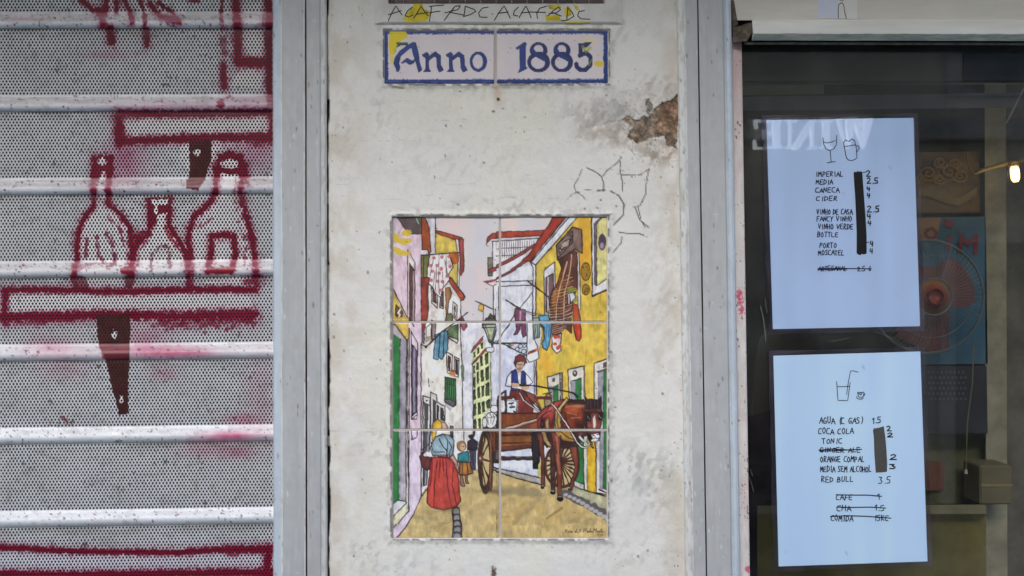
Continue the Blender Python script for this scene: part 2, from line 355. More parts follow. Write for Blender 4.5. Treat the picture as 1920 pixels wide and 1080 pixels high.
i = np.nonzero((np.abs(cv.C-np.array([130, 106, 86])).sum(1) < 75))[0]; cv.C[i] *= (1+.5*(vnoise(x[i]/2.4, y[i]/2.4, 71)-.5)+.3*(vnoise(x[i]/7, y[i]/5, 72)-.5))[:, None]; H[i] += 2.2*(vnoise(x[i]/5, y[i]/4, 73)-.5)
# half-rubbed marker drawing of a flower round the picture corner
BK = (52, 50, 50)
for pts, w, br in [([(95, 520), (75, 570), (50, 610), (60, 645), (105, 675), (112, 690)], 1.9, .46), ([(125, 508), (180, 535), (210, 560), (222, 600), (222, 640)], 2.4, .36),
    ([(215, 560), (240, 525), (300, 480), (325, 445)], 2.2, .42), ([(318, 470), (318, 530), (330, 590), (330, 640)], 2.4, .38), ([(330, 550), (385, 550), (430, 550), (485, 515), (470, 580), (465, 660), (430, 730), (395, 735)], 2.2, .42),
    ([(185, 640), (228, 638)], 3, .3), ([(262, 643), (310, 670), (340, 720), (335, 780), (280, 840)], 3, .38), ([(0, 700), (40, 660), (100, 640), (160, 632)], 1.4, .5),
    ([(405, 740), (430, 810), (485, 855)], 2.4, .4), ([(420, 735), (438, 810), (460, 850)], 2, .45), ([(310, 880), (370, 890), (430, 890), (470, 905)], 2.6, .45), ([(328, 905), (325, 940), (275, 1000)], 2.2, .42)]:
    cv.line(pts, w*.8, BK, .85, 1.0, breaks=br-.14, seed=int(pts[0][0]))
for a, b in [(185, 740), (205, 695), (295, 730), (112, 745), (385, 560)]: cv.ell(a, b, 5, 5, BK, .8, .5)
# screw holes and rust run under the name plaque; red specks lower left; bottom spall
cv.view(600, 0, 2.7)
cv.haze(900, 470, 22, 50, (190, 165, 130), .5); cv.ell(902, 503, 8, 9, (40, 36, 34), .95, .4); cv.ell(878, 565, 10, 6, (130, 95, 60), .8); cv.ell(925, 550, 7, 5, (150, 120, 85), .7)
cv.line([(370, 440), (425, 446)], 4, (130, 110, 95), .7, 2, spk=1)
cv.haze(700, 1000, 40, 30, (190, 188, 182), .3)
cv.view(0, 0, 1); cv.haze(606, 1030, 9, 22, (190, 90, 110), .5); cv.ell(926, 1072, 4, 10, (80, 66, 58), .9, .6, spk=.5)
cv.line([(617, 808), (700, 810)], 1, (165, 160, 155), .5); 
# ragged plaster lips round the two tile pictures
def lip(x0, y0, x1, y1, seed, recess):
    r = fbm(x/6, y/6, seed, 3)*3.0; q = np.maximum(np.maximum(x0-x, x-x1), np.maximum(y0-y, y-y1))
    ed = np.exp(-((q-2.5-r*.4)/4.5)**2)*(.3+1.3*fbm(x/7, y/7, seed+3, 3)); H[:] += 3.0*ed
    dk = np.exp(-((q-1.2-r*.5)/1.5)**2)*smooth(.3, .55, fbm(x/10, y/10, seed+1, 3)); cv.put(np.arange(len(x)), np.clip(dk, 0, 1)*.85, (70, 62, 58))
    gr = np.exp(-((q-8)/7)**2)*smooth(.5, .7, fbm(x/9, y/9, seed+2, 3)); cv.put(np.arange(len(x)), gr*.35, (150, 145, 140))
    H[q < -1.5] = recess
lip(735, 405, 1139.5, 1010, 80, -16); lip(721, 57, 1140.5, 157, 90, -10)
H[(x > 722) & (x < 1140) & (y < 10)] = -18
# left edge: plaster broken away from the aluminium post, the gap's shade painted dark as well
edge = 614.5+3.2*y/1080+4.5*(fbm(y*0+3, y/22, 95, 4)-.5)+3*(vnoise(y*0, y/60, 97)-.5)
gap = smooth(1.5, -1.0, x-edge)*np.where((vnoise(y*0+9, y/75, 99) > .32), 1, .25); H -= 26*gap; cv.put(np.arange(len(x)), gap*.8, (62, 58, 56))
H -= 18*smooth(0, 5, x-(1270+16*y/1080))
wall = thing('plaster_pillar', 'peeling white plaster pillar between the shutter and the shop window', 'wall', (0, 0, 0))
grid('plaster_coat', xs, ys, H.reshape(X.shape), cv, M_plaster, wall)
M_masonry = plain('masonry', (206, 203, 197), .9, .2, bump=(60, .3, .002))
MB().box(-.262, .245, .03, .45, 0, 3.2).build('masonry_core', M_masonry, wall)

# ================================================================ TILE PICTURE
M_tile = vcol_mat('painted_glazed_tile', rough=.32, spec=.45, coat=.35, coat_rough=.12, bump=(60, .12, .001), var=.03, vscale=700)
M_grout = plain('tile_grout', (182, 174, 168), .9, .1, scale=300, bump=(500, .5, .0006))
xs = np.arange(733, 1142.1, 1.0); ys = np.arange(403, 1012.1, 1.0); X, Y = np.meshgrid(xs, ys)
c = Canvas(X, Y, (211, 200, 200)); c.wobble(.9, 9, 5); c.lw = 1.3; c.paint = 1; SKY = 1
x, y = c.X, c.Y
c.C += (np.array([8, -2, -6])[None]*(fbm(x/45, y/60, 101, 3)-.5)[:, None]*4)
pk = smooth(.55, .75, fbm(x/30, y/38, 103, 3)); c.put(np.arange(len(x)), pk*.5, (230, 204, 190)); c.put(np.arange(len(x)), smooth(.5, .7, fbm(x/22, y/40, 104, 3))*.3, (196, 192, 206))
bl = smooth(560, 720, y)*.5; c.put(np.arange(len(x)), bl, (200, 202, 216))
O = (48, 38, 42)
A = lambda: c.view(730, 400, 5.143)
B = lambda: c.view(930, 400, 5.023)
Cc = lambda: c.view(730, 595, 5.023)
Dd = lambda: c.view(930, 595, 5.023)
E = lambda: c.view(730, 800, 5.023)
F = lambda: c.view(930, 800, 5.023)
p, l, el = c.poly, c.line, c.ell
# --- E/F ground first
E(); p([(200, 640), (400, 430), (800, 390), (1080, 395), (2080, 395), (2080, 1060), (60, 1060)], (188, 164, 108), var=.08)
F(); p([(0, 400), (420, 520), (1075, 860), (1075, 1060), (0, 1060)], (186, 160, 102), var=.1)
for k in range(150):
    a, b = random.uniform(-850, 1000), random.uniform(560, 1010); L = random.uniform(40, 300); sl = random.choice([-.7, -.62, -.5, .1, .02])
    l([(a, b), (a+L, b+L*sl)], random.uniform(3, 11), random.choice([(150, 128, 84), (214, 186, 112), (172, 140, 80), (205, 175, 120), (200, 160, 80)]), random.uniform(.15, .45), 4, seed=k, breaks=.42)
l([(0, 600), (250, 600), (420, 640)], 12, (125, 112, 84), .55, 6); l([(170, 900), (400, 690)], 7, (150, 125, 90), .5, 5); l([(480, 860), (620, 770)], 3, (120, 95, 60), .6, 2)
# --- A
A()
p([(300, 600), (560, 680), (690, 850), (690, 1060), (300, 1060)], (214, 205, 196), var=.06)
p([(15, 25), (75, 40), (190, 200), (305, 200), (305, 1070), (15, 1070)], (206, 178, 190), var=.09)
p([(15, 25), (75, 40), (140, 130), (15, 330)], (170, 155, 165), .5)
p([(75, 40), (310, 40), (310, 200), (190, 200)], (112, 88, 88), var=.3, ol=1)
for k in range(14): l([(90+k*14, 45), (195+k*8, 195)], 1.2, (70, 60, 62), .6)
p([(250, 42), (290, 42), (305, 110), (262, 80)], (92, 122, 80)); l([(262, 50), (285, 100)], 1.4, (190, 205, 190), .8)
p([(345, 35), (445, 30), (445, 395), (315, 402), (315, 350), (380, 390), (403, 370), (388, 130)], (202, 196, 200))
p([(312, 40), (340, 45), (385, 130), (402, 370), (380, 392), (368, 350), (315, 350)], (188, 84, 32), var=.25, ol=1.2)
for k in range(4): l([(322+k*14, 60+k*20), (328+k*15, 345)], 1.6, (135, 55, 25), .7)
l([(445, 30), (445, 392)], 1.4); p([(447, 185), (645, 262), (665, 380), (447, 388)], (213, 182, 74), var=.12)
p([(600, 480), (668, 470), (662, 705), (575, 600)], (206, 182, 84), var=.12)
p([(447, 163), (700, 232), (703, 262), (640, 258), (447, 192)], (172, 66, 44), var=.2, ol=1)
p([(640, 250), (668, 250), (682, 480), (672, 720), (655, 700), (662, 480)], (214, 204, 202), ol=1)
p([(668, 245), (716, 250), (714, 400), (723, 500), (716, 560), (690, 602), (676, 570), (684, 470)], (160, 66, 62), var=.2, ol=1)
p([(308, 410), (392, 400), (362, 612), (308, 618)], (122, 118, 62), var=.2, ol=1); l([(335, 420), (330, 610)], 1.2)
p([(575, 385), (668, 378), (672, 470), (640, 490), (610, 500), (590, 430)], (176, 86, 30), var=.3)
p([(305, 620), (388, 620), (370, 780), (382, 900), (362, 1070), (310, 1070)], (150, 58, 44), var=.35, ol=1)
l([(310, 405), (668, 378)], 1.3)
for q, col in [([(405, 715), (462, 765), (465, 912), (410, 862)], (214, 206, 200)), ([(490, 780), (520, 750), (520, 918), (488, 905)], (214, 206, 200))]: p(q, col, ol=1.2)
p([(418, 740), (450, 772), (452, 870), (422, 848)], (104, 58, 56), ol=1); p([(498, 790), (514, 772), (514, 898), (500, 890)], (150, 110, 100), ol=1)
p([(560, 680), (685, 842), (690, 1070), (545, 1070)], (213, 203, 194), var=.06)
p([(590, 612), (732, 802), (716, 836), (690, 840), (565, 660)], (172, 70, 44), var=.3, ol=1.3); l([(565, 668), (682, 842)], 2, (205, 195, 190)); l([(687, 840), (688, 1060)], 1.2)
p([(540, 715), (580, 710), (606, 770), (572, 850), (560, 1000), (545, 1000)], (150, 102, 62), var=.3, ol=1)
p([(612, 850), (654, 890), (646, 1035), (614, 1000)], (205, 195, 185), ol=1.2); p([(624, 880), (640, 895), (634, 1020), (624, 1000)], (84, 58, 54))
sheet = [(390, 402), (575, 386), (616, 522), (570, 580), (582, 640), (520, 712), (490, 812), (440, 760), (420, 712), (380, 680), (390, 620), (360, 612)]
p(sheet, (222, 209, 206), var=.05, ol=1.2)
for a, b in [(430, 430), (508, 422), (578, 418), (400, 505), (460, 505), (502, 535), (587, 515), (415, 555), (480, 575), (405, 645), (468, 655), (512, 658), (500, 742), (560, 600)]:
    el(a, b, 17, 17, (196, 84, 90), .95); el(a-2, b, 6, 6, (220, 160, 160), .6)
for q in [[(480, 400), (476, 640), (482, 780)], [(425, 440), (392, 602)], [(550, 420), (545, 560), (560, 620)], [(512, 560), (520, 700)], [(440, 560), (425, 700)], [(535, 450), (560, 590)], [(455, 520), (445, 740)]]: l(q, 1.1, (90, 76, 84), .8)
p([(545, 970), (600, 962), (620, 1070), (540, 1070)], (110, 112, 72), var=.2, ol=1.3)
l([(600, 1070), (755, 955)], 2, (60, 46, 50)); p([(690, 985), (710, 1000), (735, 1070), (695, 1070)], (168, 78, 92), ol=1)
p([(178, 352), (248, 478), (246, 1070), (178, 1070)], (214, 192, 188), ol=1.1); p([(196, 480), (240, 548), (236, 1070), (196, 1070)], (98, 62, 64), var=.25, ol=1); l([(236, 560), (233, 1060)], 1.5, (180, 150, 150))
p([(15, 680), (190, 1070), (15, 1070)], (203, 178, 82), var=.12); l([(15, 675), (105, 860), (205, 1070)], 1.5); l([(15, 1000), (60, 1070)], 1.5)
p([(65, 878), (132, 950), (116, 1052), (60, 988)], (112, 66, 42), var=.2, ol=1); l([(108, 925), (86, 960), (106, 978), (84, 1012)], 1.8, (225, 215, 205))
p([(990, 268), (1075, 268), (1075, 1075), (1000, 1075), (1000, 705), (988, 600)], (214, 208, 210), var=.04); l([(992, 270), (992, 480)], 1.2); l([(1000, 705), (1003, 1060)], 1.2); l([(1052, 700), (1052, 1060)], 1.2)
p([(935, 302), (945, 230), (985, 195), (1075, 186), (1075, 242), (1000, 246), (955, 272), (947, 315)], (180, 70, 50), var=.2, ol=1); l([(950, 300), (990, 262), (1070, 255)], 3, (214, 205, 205)); l([(990, 270), (1070, 268)], 1.4)
p([(945, 428), (996, 428), (992, 602), (950, 602)], (124, 114, 92), var=.3, ol=1); p([(950, 545), (1075, 498), (1075, 530), (952, 572)], (165, 62, 62), ol=1)
p([(908, 658), (1075, 615), (1075, 655), (1000, 700), (960, 682)], (205, 192, 195), ol=1); p([(908, 658), (1075, 615), (1075, 635), (930, 675)], (170, 72, 82))
l([(828, 845), (1002, 922)], 1.6, (80, 58, 50)); p([(866, 880), (912, 886), (906, 952), (856, 930)], (216, 166, 62), ol=.8, olc=(150, 110, 60)); l([(908, 890), (904, 1060)], 1)
p([(915, 1075), (930, 1030), (952, 1005), (975, 962), (1002, 1000), (1030, 1040), (1040, 1075)], (72, 84, 66), var=.3, ol=1); l([(1020, 920), (1015, 1060)], 1.6); el(990, 1020, 12, 14, (200, 195, 180))
for q in [[(35, 235), (90, 265), (150, 275), (185, 268)], [(60, 350), (110, 380), (180, 390)], [(150, 190), (190, 195)], [(40, 215), (80, 230)]]: l(q, 8, (217, 184, 40), .9, 2, spk=1.2)
# --- B
B()
p([(0, 262), (405, 235), (330, 330), (260, 440), (0, 610)], (212, 207, 211), var=.03)
for k in range(16): l([(40+k*21, 265), (40+k*21, 425-max(0, k-6)*14)], 1, (88, 76, 84), .85)
l([(0, 335), (330, 318)], 1.2, (88, 76, 84)); l([(0, 405), (240, 390)], 1.2, (88, 76, 84)); l([(0, 262), (400, 238)], 2.2, (100, 92, 98)); l([(0, 248), (400, 222)], 2, (205, 200, 205))
p([(0, 176), (470, 160), (410, 215), (0, 236)], (190, 66, 38), var=.25, ol=1)
for k in range(34): l([(10+k*13, 178), (10+k*13, 226-k*.6)], .9, (130, 40, 30), .7)
p([(0, 490), (200, 390), (365, 285), (372, 312), (200, 422), (0, 522)], (172, 64, 54), var=.2, ol=1)
p([(0, 620), (320, 460), (352, 500), (352, 1075), (0, 1075)], (204, 204, 213), var=.05)
p([(0, 604), (120, 545), (270, 440), (302, 455), (140, 558), (0, 624)], (146, 56, 58), var=.2, ol=1)
p([(545, 25), (668, 25), (322, 456), (252, 448), (330, 360)], (178, 56, 36), var=.25, ol=1.3)
for k in range(5): l([(565+k*20, 30), (275+k*11, 440)], 1, (130, 38, 28), .6)
p([(375, 490), (770, 25), (1055, 25), (1055, 1075), (375, 1075)], (208, 172, 58), var=.16)
c.haze(820, 330, 90, 260, (226, 150, 24), .75); c.haze(840, 90, 90, 60, (222, 160, 40), .6); c.haze(440, 600, 70, 120, (196, 178, 74), .6); c.haze(930, 900, 100, 100, (200, 176, 60), .5)
p([(668, 25), (772, 25), (375, 492), (322, 456)], (201, 201, 206), ol=1.5); l([(330, 462), (690, 30)], 1.4)
p([(322, 456), (375, 490), (375, 965), (346, 965), (350, 512)], (206, 206, 211), ol=1.4)
l([(0, 642), (352, 632)], 1.5); l([(30, 686), (352, 673)], 1.5); l([(22, 690), (26, 1060)], 1.4)
p([(898, 25), (1055, 25), (1055, 716), (905, 782)], (201, 196, 197), ol=1.8); p([(945, 100), (1000, 40), (1055, 30), (1055, 606), (945, 682)], (206, 196, 122), var=.12, ol=1)
p([(924, 95), (946, 112), (946, 682), (926, 670)], (112, 98, 112), ol=1); l([(930, 100), (1000, 30)], 3, (95, 80, 92)); el(998, 272, 38, 78, (72, 58, 78)); el(996, 305, 20, 30, (170, 160, 175), .8, .6); l([(905, 780), (1055, 714)], 2.5)
p([(700, 330), (785, 378), (768, 700), (722, 870), (705, 1075), (500, 1075), (508, 770), (572, 650), (612, 520), (578, 440)], (88, 48, 40), var=.4)
p([(600, 560), (660, 500), (610, 780), (520, 900), (520, 780), (580, 650)], (140, 72, 32), .7, var=.4)
p([(720, 128), (808, 150), (812, 376), (735, 342), (580, 442), (568, 300)], (124, 96, 86), var=.2, ol=1.6); p([(570, 300), (720, 170), (722, 272), (580, 422)], (156, 130, 114), var=.2, ol=1.6)
l([(590, 310), (705, 205), (708, 262), (596, 380), (590, 310)], 1.2); l([(600, 330), (640, 265), (700, 240), (690, 290), (620, 345), (600, 330)], 1.6); el(650, 295, 34, 22, (190, 165, 150), .8, .5)
for q in [[(712, 390), (690, 580), (642, 760), (636, 1070)], [(668, 460), (600, 700), (572, 850), (560, 1070)]]: l(q, 1.3, (222, 190, 150), .85)
for k in range(16):
    yy = 600+k*28; xl = 560-k*5 if k > 3 else 620; l([(xl, yy+20), (620, yy+8), (700+(k % 3)*18, yy-28)], 1.2, random.choice([(214, 170, 90), (196, 130, 90), (226, 205, 180)]), .75, breaks=.3, seed=k)
for k in range(10): l([(515+k*4, 690+k*30), (560, 676+k*30)], 1.6, (214, 150, 80), .7)
p([(452, 535), (553, 462), (558, 690), (500, 800), (492, 962), (460, 962)], (206, 204, 206), ol=1.3); p([(470, 605), (540, 560), (545, 690), (512, 780), (486, 932), (472, 932)], (118, 84, 90), var=.15, ol=1.2); l([(492, 600), (488, 920)], 1.4, (205, 198, 200))
p([(765, 368), (782, 380), (797, 900), (772, 922), (768, 700)], (203, 195, 192), ol=1)
el(715, 716, 45, 24, (128, 134, 42)); el(742, 800, 26, 45, (150, 148, 58)); p([(672, 760), (730, 740), (745, 790), (700, 850), (678, 860)], (196, 192, 200), ol=1); l([(690, 770), (700, 850)], 1.4)
p([(720, 850), (770, 862), (797, 1000), (797, 1075), (728, 1075)], (202, 60, 34), var=.15, ol=1)
for a, b, r1, r2 in [(843, 550, 44, 80), (845, 718, 36, 48)]:
    el(a, b, r1, r2, (164, 120, 26)); el(a, b, r1, r2, O, 1, ring=1.2)
    for k in range(8): el(a+random.uniform(-.6, .6)*r1, b+random.uniform(-.6, .6)*r2, 6, 9, (92, 66, 22), .9)
l([(295, 632), (500, 792)], 2.2, (52, 36, 36)); l([(98, 818), (245, 912)], 2.4, (70, 48, 44)); l([(350, 738), (225, 890)], 1.2); l([(210, 905), (100, 1075)], 1.3)
p([(405, 965), (492, 960), (520, 1075), (425, 1075)], (82, 152, 186), var=.12, ol=1.2); p([(183, 892), (276, 910), (286, 1075), (186, 1075), (178, 960)], (122, 64, 94), var=.15, ol=1.1); l([(232, 925), (226, 1070)], 2, (190, 160, 180))
p([(345, 985), (405, 985), (410, 1075), (350, 1075)], (150, 172, 168), ol=1)
l([(240, 905), (330, 938), (450, 955), (545, 925)], 1.1, (90, 90, 95)); l([(240, 915), (330, 955), (400, 962)], 1, (120, 120, 125)); l([(348, 745), (348, 1000)], 1.4)
# --- C
Cc()
p([(300, 40), (680, 40), (700, 1075), (300, 1075)], (214, 207, 196), var=.06)
p([(690, 40), (885, 40), (775, 330), (785, 1075), (700, 1075)], (206, 205, 214), var=.04)
p([(10, 0), (185, 0), (190, 190), (165, 215), (55, 65), (10, 40)], (214, 176, 74), var=.1); p([(10, 60), (60, 70), (165, 215), (105, 202), (30, 150)], (182, 168, 172))
p([(10, 120), (30, 150), (105, 202), (96, 1075), (10, 1075)], (44, 118, 58), var=.15); p([(105, 202), (168, 215), (160, 1075), (95, 1075)], (150, 145, 156), var=.1)
p([(165, 215), (190, 190), (188, 1075), (160, 1075)], (206, 196, 186)); p([(185, 40), (302, 40), (302, 1075), (188, 1075)], (205, 181, 195), var=.06)
for q in [[(10, 60), (60, 70), (165, 215), (190, 190)], [(105, 202), (105, 260)], [(165, 215), (160, 1070)], [(190, 100), (186, 1070)], [(175, 210), (170, 1070)], [(302, 250), (300, 1070)], [(60, 65), (10, 0)], [(185, 0), (235, 85)]]: l(q, 1.3)
p([(208, 130), (268, 240), (262, 960), (210, 960)], (206, 190, 200), ol=1.2); p([(214, 255), (262, 322), (258, 895), (216, 930)], (98, 88, 112), var=.15, ol=1); l([(236, 300), (233, 890)], 2, (150, 140, 160)); l([(212, 960), (262, 920)], 1.2); l([(212, 930), (240, 900)], 1.2)
p([(300, 40), (352, 40), (336, 130), (336, 250), (304, 245)], (140, 52, 50), var=.2); p([(305, 130), (336, 120), (336, 252), (304, 242)], (98, 84, 96)); l([(302, 250), (350, 285)], 1.5)
p([(348, 95), (400, 50), (392, 200), (345, 230)], (212, 204, 195), ol=1.2); p([(400, 25), (442, 60), (428, 200), (400, 210)], (150, 130, 125), ol=1.2); p([(350, 185), (395, 170), (390, 215), (352, 228)], (176, 150, 115))
for q in [[(440, 158), (482, 140), (472, 250), (465, 390), (445, 406), (418, 388), (425, 260)], [(482, 140), (520, 125), (512, 260), (505, 388), (485, 396), (466, 372)], [(520, 125), (556, 128), (552, 300), (528, 345), (512, 372), (510, 250)]]: p(q, (94, 150, 176), var=.15, ol=1.2)
for q in [[(455, 180), (448, 380)], [(495, 160), (488, 380)], [(535, 150), (525, 320)]]: l(q, 1, (60, 104, 135), .7)
p([(548, 120), (582, 88), (648, 62), (648, 215), (625, 235), (553, 190)], (96, 118, 76), var=.3, ol=1.2); p([(553, 186), (582, 180), (648, 214), (636, 244)], (206, 200, 196), ol=1.6)
l([(340, 285), (500, 130), (660, 20)], 2.3, (44, 38, 40)); p([(670, 40), (720, 40), (735, 80), (705, 125), (685, 110)], (166, 76, 90), var=.15, ol=1)
p([(538, 328), (592, 360), (586, 545), (545, 522)], (218, 212, 204), ol=1.3); p([(550, 355), (578, 377), (575, 502), (553, 512)], (84, 50, 50)); p([(612, 372), (656, 392), (650, 565), (610, 548)], (218, 212, 204), ol=1.3); p([(622, 388), (648, 402), (642, 545), (620, 530)], (58, 44, 50))
el(592, 525, 30, 30, (186, 122, 72)); l([(570, 545), (620, 560)], 2, (205, 150, 110)); el(598, 505, 22, 10, (130, 76, 50))
p([(522, 800), (600, 845), (570, 885), (525, 830)], (172, 166, 170), .8)
p([(522, 560), (624, 580), (627, 830), (602, 846), (524, 800)], (60, 112, 66), var=.25, ol=1.4); p([(524, 770), (575, 765), (625, 805), (602, 846), (524, 802)], (92, 94, 92), ol=1.3)
for k in range(4): l([(545+k*20, 570+k*4), (545+k*20, 770)], 1.3, (34, 66, 40))
l([(524, 625), (624, 640)], 1.5, (40, 66, 44)); l([(665, 60), (685, 450), (692, 1070)], 1.3); p([(668, 448), (702, 450), (706, 602), (684, 606)], (110, 132, 112), var=.2)
p([(318, 733), (387, 755), (386, 835), (320, 802)], (208, 202, 196), ol=1.4); el(355, 785, 10, 14, O); p([(330, 805), (370, 822), (366, 1075), (330, 1075)], (74, 74, 74), var=.15); l([(320, 740), (318, 1075)], 1.6); l([(385, 760), (385, 1075)], 1.6)
p([(388, 700), (448, 728), (448, 800), (525, 840), (520, 1075), (390, 1075)], (200, 196, 190), ol=1.3); p([(410, 765), (440, 785), (440, 1075), (410, 1075)], (72, 68, 70)); p([(445, 820), (470, 838), (468, 960), (445, 960)], (58, 54, 58)); p([(480, 842), (512, 858), (515, 985), (480, 965)], (58, 54, 58)); l([(365, 575), (375, 655)], 1)
p([(780, 325), (880, 178), (952, 330), (957, 830), (900, 920), (860, 1075), (790, 1075)], (206, 210, 152), var=.06)
def win(a, b, w, h): p([(a, b+w*.35), (a+w, b-w*.2), (a+w+2, b+h), (a+3, b+h+w*.4)], (48, 54, 42)); p([(a+4, b+h*.45), (a+w-2, b+h*.3), (a+w, b+h), (a+5, b+h+w*.3)], (72, 96, 54), .8)
for row in [[(788, 325, 22, 50), (822, 285, 24, 52), (858, 235, 22, 58)], [(788, 455, 18, 70), (818, 425, 20, 70), (852, 365, 24, 90), (898, 335, 34, 100)], [(788, 560, 20, 100), (820, 510, 22, 110), (858, 490, 28, 110), (900, 462, 38, 120)], [(788, 670, 24, 100), (826, 650, 26, 105), (864, 640, 28, 100), (902, 610, 36, 120)], [(790, 815, 26, 110), (830, 800, 28, 112), (868, 790, 28, 100), (910, 770, 36, 80)], [(792, 960, 26, 100), (834, 950, 24, 100)]]:
    for w_ in row: win(*w_)
p([(768, 332), (786, 288), (882, 172), (882, 208), (780, 322)], (178, 60, 66), var=.2, ol=1); p([(772, 440), (905, 290), (908, 316), (785, 446)], (178, 62, 66), ol=1); l([(783, 450), (790, 1070)], 1.2); l([(955, 330), (958, 830)], 1.3)
p([(882, 40), (1075, 40), (1075, 810), (960, 830), (955, 335), (915, 300), (882, 200)], (207, 208, 222), var=.04)
p([(876, 66), (1022, 66), (968, 240), (940, 236)], (172, 182, 160), var=.1, ol=2); l([(905, 70), (950, 225)], 1.4, (60, 70, 60)); l([(1000, 70), (960, 225)], 1.4, (60, 70, 60)); l([(878, 95), (1015, 95)], 2, (50, 60, 52)); p([(925, 120), (960, 110), (960, 200), (945, 200)], (216, 210, 150)); p([(890, 45), (910, 10), (990, 10), (1012, 45), (1022, 68), (878, 68)], (88, 96, 72), ol=1.2)
p([(940, 205), (985, 230), (978, 280), (958, 278)], (62, 74, 60)); l([(955, 240), (1085, 246)], 2.6, (52, 60, 54)); l([(985, 235), (1085, 140)], 1.4); p([(915, 290), (985, 280), (985, 320), (960, 335), (915, 325)], (205, 205, 215), ol=1)
p([(1010, 730), (1035, 715), (1040, 1060), (1000, 1070), (870, 1050), (900, 1010), (1000, 1040)], (52, 42, 42)); el(985, 865, 38, 36, (218, 216, 214)); el(985, 865, 38, 36, O, 1, ring=1.4); el(955, 970, 58, 72, (218, 216, 214)); el(955, 970, 58, 72, O, 1, ring=1.4); el(895, 990, 22, 50, (210, 208, 206)); el(895, 990, 22, 50, O, 1, ring=1.2)
for q in [[(920, 930), (930, 1010)], [(945, 910), (960, 935), (950, 1000)], [(975, 920), (985, 960), (970, 1010)], [(930, 950), (990, 940)]]: l(q, 1, (90, 86, 90))
p([(400, 1075), (410, 990), (455, 955), (502, 990), (492, 1075)], (214, 166, 46), var=.2, ol=1); p([(492, 985), (530, 995), (552, 1040), (530, 1075), (490, 1075)], (206, 162, 140), ol=1); p([(565, 1075), (572, 1020), (600, 1025), (602, 1075)], (120, 110, 105), ol=1)
# --- D
Dd()
p([(0, 40), (292, 40), (385, 400), (385, 760), (0, 760)], (198, 200, 219), var=.06); c.haze(100, 560, 80, 150, (178, 184, 218), .5)
p([(425, 40), (1055, 40), (1055, 860), (385, 860), (385, 400), (430, 180)], (212, 176, 60), var=.12); c.haze(480, 430, 60, 120, (228, 150, 30), .6); c.haze(880, 220, 90, 70, (226, 196, 90), .5); c.haze(620, 380, 60, 80, (190, 180, 70), .5); c.haze(760, 90, 60, 120, (196, 176, 100), .4)
p([(358, 405), (385, 400), (385, 760), (360, 760)], (206, 206, 216)); l([(360, 410), (362, 720)], 1.3); l([(378, 400), (380, 730)], 1.6)
p([(185, 40), (236, 40), (232, 110), (202, 160), (168, 162), (192, 110)], (122, 60, 92), ol=1); p([(240, 40), (282, 40), (282, 170), (255, 186), (245, 150)], (122, 60, 92), ol=1)
p([(295, 50), (350, 40), (362, 205), (395, 290), (408, 385), (350, 412), (312, 424), (290, 390)], (214, 214, 220), ol=1.2); p([(298, 328), (392, 288), (397, 316), (300, 355)], (192, 90, 80), var=.5)
p([(350, 40), (412, 40), (412, 185), (350, 208)], (142, 164, 154), var=.2, ol=1.2); l([(370, 60), (365, 200)], 1.2); l([(392, 60), (392, 190)], 1.2)
p([(412, 40), (522, 40), (518, 150), (497, 270), (475, 312), (440, 290), (430, 250), (457, 200), (450, 120)], (84, 156, 196), var=.12, ol=1.4); l([(480, 60), (470, 200), (475, 280)], 1.3, (50, 100, 140)); l([(500, 60), (495, 180)], 1.3, (50, 100, 140)); l([(415, 60), (450, 100)], 3, (50, 46, 46))
p([(520, 40), (722, 40), (712, 160), (650, 110), (600, 160), (525, 172)], (86, 46, 40), var=.35)
for k in range(5): l([(525, 80+k*20), (600, 68+k*18), (660, 40+k*18)], 1.2, (205, 160, 130), .7, breaks=.3, seed=k)
p([(525, 180), (622, 150), (602, 260), (612, 310), (570, 342), (530, 292)], (216, 202, 200), ol=1.2)
for a, b in [(560, 185), (590, 180), (555, 250), (580, 290), (600, 275)]: el(a, b, 18, 18, (200, 66, 56))
p([(722, 40), (792, 40), (802, 190), (780, 222), (752, 210)], (206, 58, 34), var=.12, ol=1.2); l([(145, 40), (0, 240)], 1.5)
l([(0, 242), (290, 240)], 2.4, (44, 56, 48)); l([(60, 246), (180, 310), (290, 358)], 2.2, (44, 56, 48)); el(150, 262, 22, 16, (208, 130, 90), .9, .5)
for a, b, r in [(200, 300, 18), (232, 272, 20), (262, 322, 20), (268, 270, 16), (130, 265, 12)]: el(a, b, r, r, (52, 64, 54), 1, ring=1.6)
p([(150, 508), (108, 560), (92, 645), (150, 655), (160, 560)], (218, 214, 216), ol=1.3); p([(262, 508), (302, 550), (348, 610), (300, 655), (268, 625)], (218, 214, 216), ol=1.3)
p([(150, 510), (185, 488), (212, 530), (250, 503), (278, 530), (284, 625), (145, 615)], (44, 52, 128), var=.2, ol=1); p([(200, 515), (240, 515), (238, 645), (212, 645)], (214, 212, 214), ol=1); el(215, 500, 18, 24, (196, 156, 124))
el(222, 448, 36, 48, (200, 160, 128)); el(222, 448, 36, 48, O, .8, ring=1); l([(205, 445), (215, 447)], 1.5); l([(232, 447), (244, 446)], 1.5); l([(224, 450), (228, 466)], 1, (130, 90, 70)); l([(212, 480), (234, 480)], 1.3, (120, 60, 50))
p([(168, 432), (184, 372), (225, 345), (270, 360), (292, 432), (250, 412), (198, 420), (185, 455)], (128, 48, 48), var=.15, ol=1.2); p([(172, 430), (190, 415), (188, 470), (175, 460)], (80, 50, 40)); p([(262, 415), (285, 430), (262, 470)], (80, 50, 40))
p([(140, 655), (225, 672), (242, 702), (138, 695)], (50, 55, 112)); p([(138, 690), (250, 680), (342, 730), (362, 780), (346, 905), (188, 905), (180, 760), (128, 740)], (118, 44, 40), var=.2, ol=1.2)
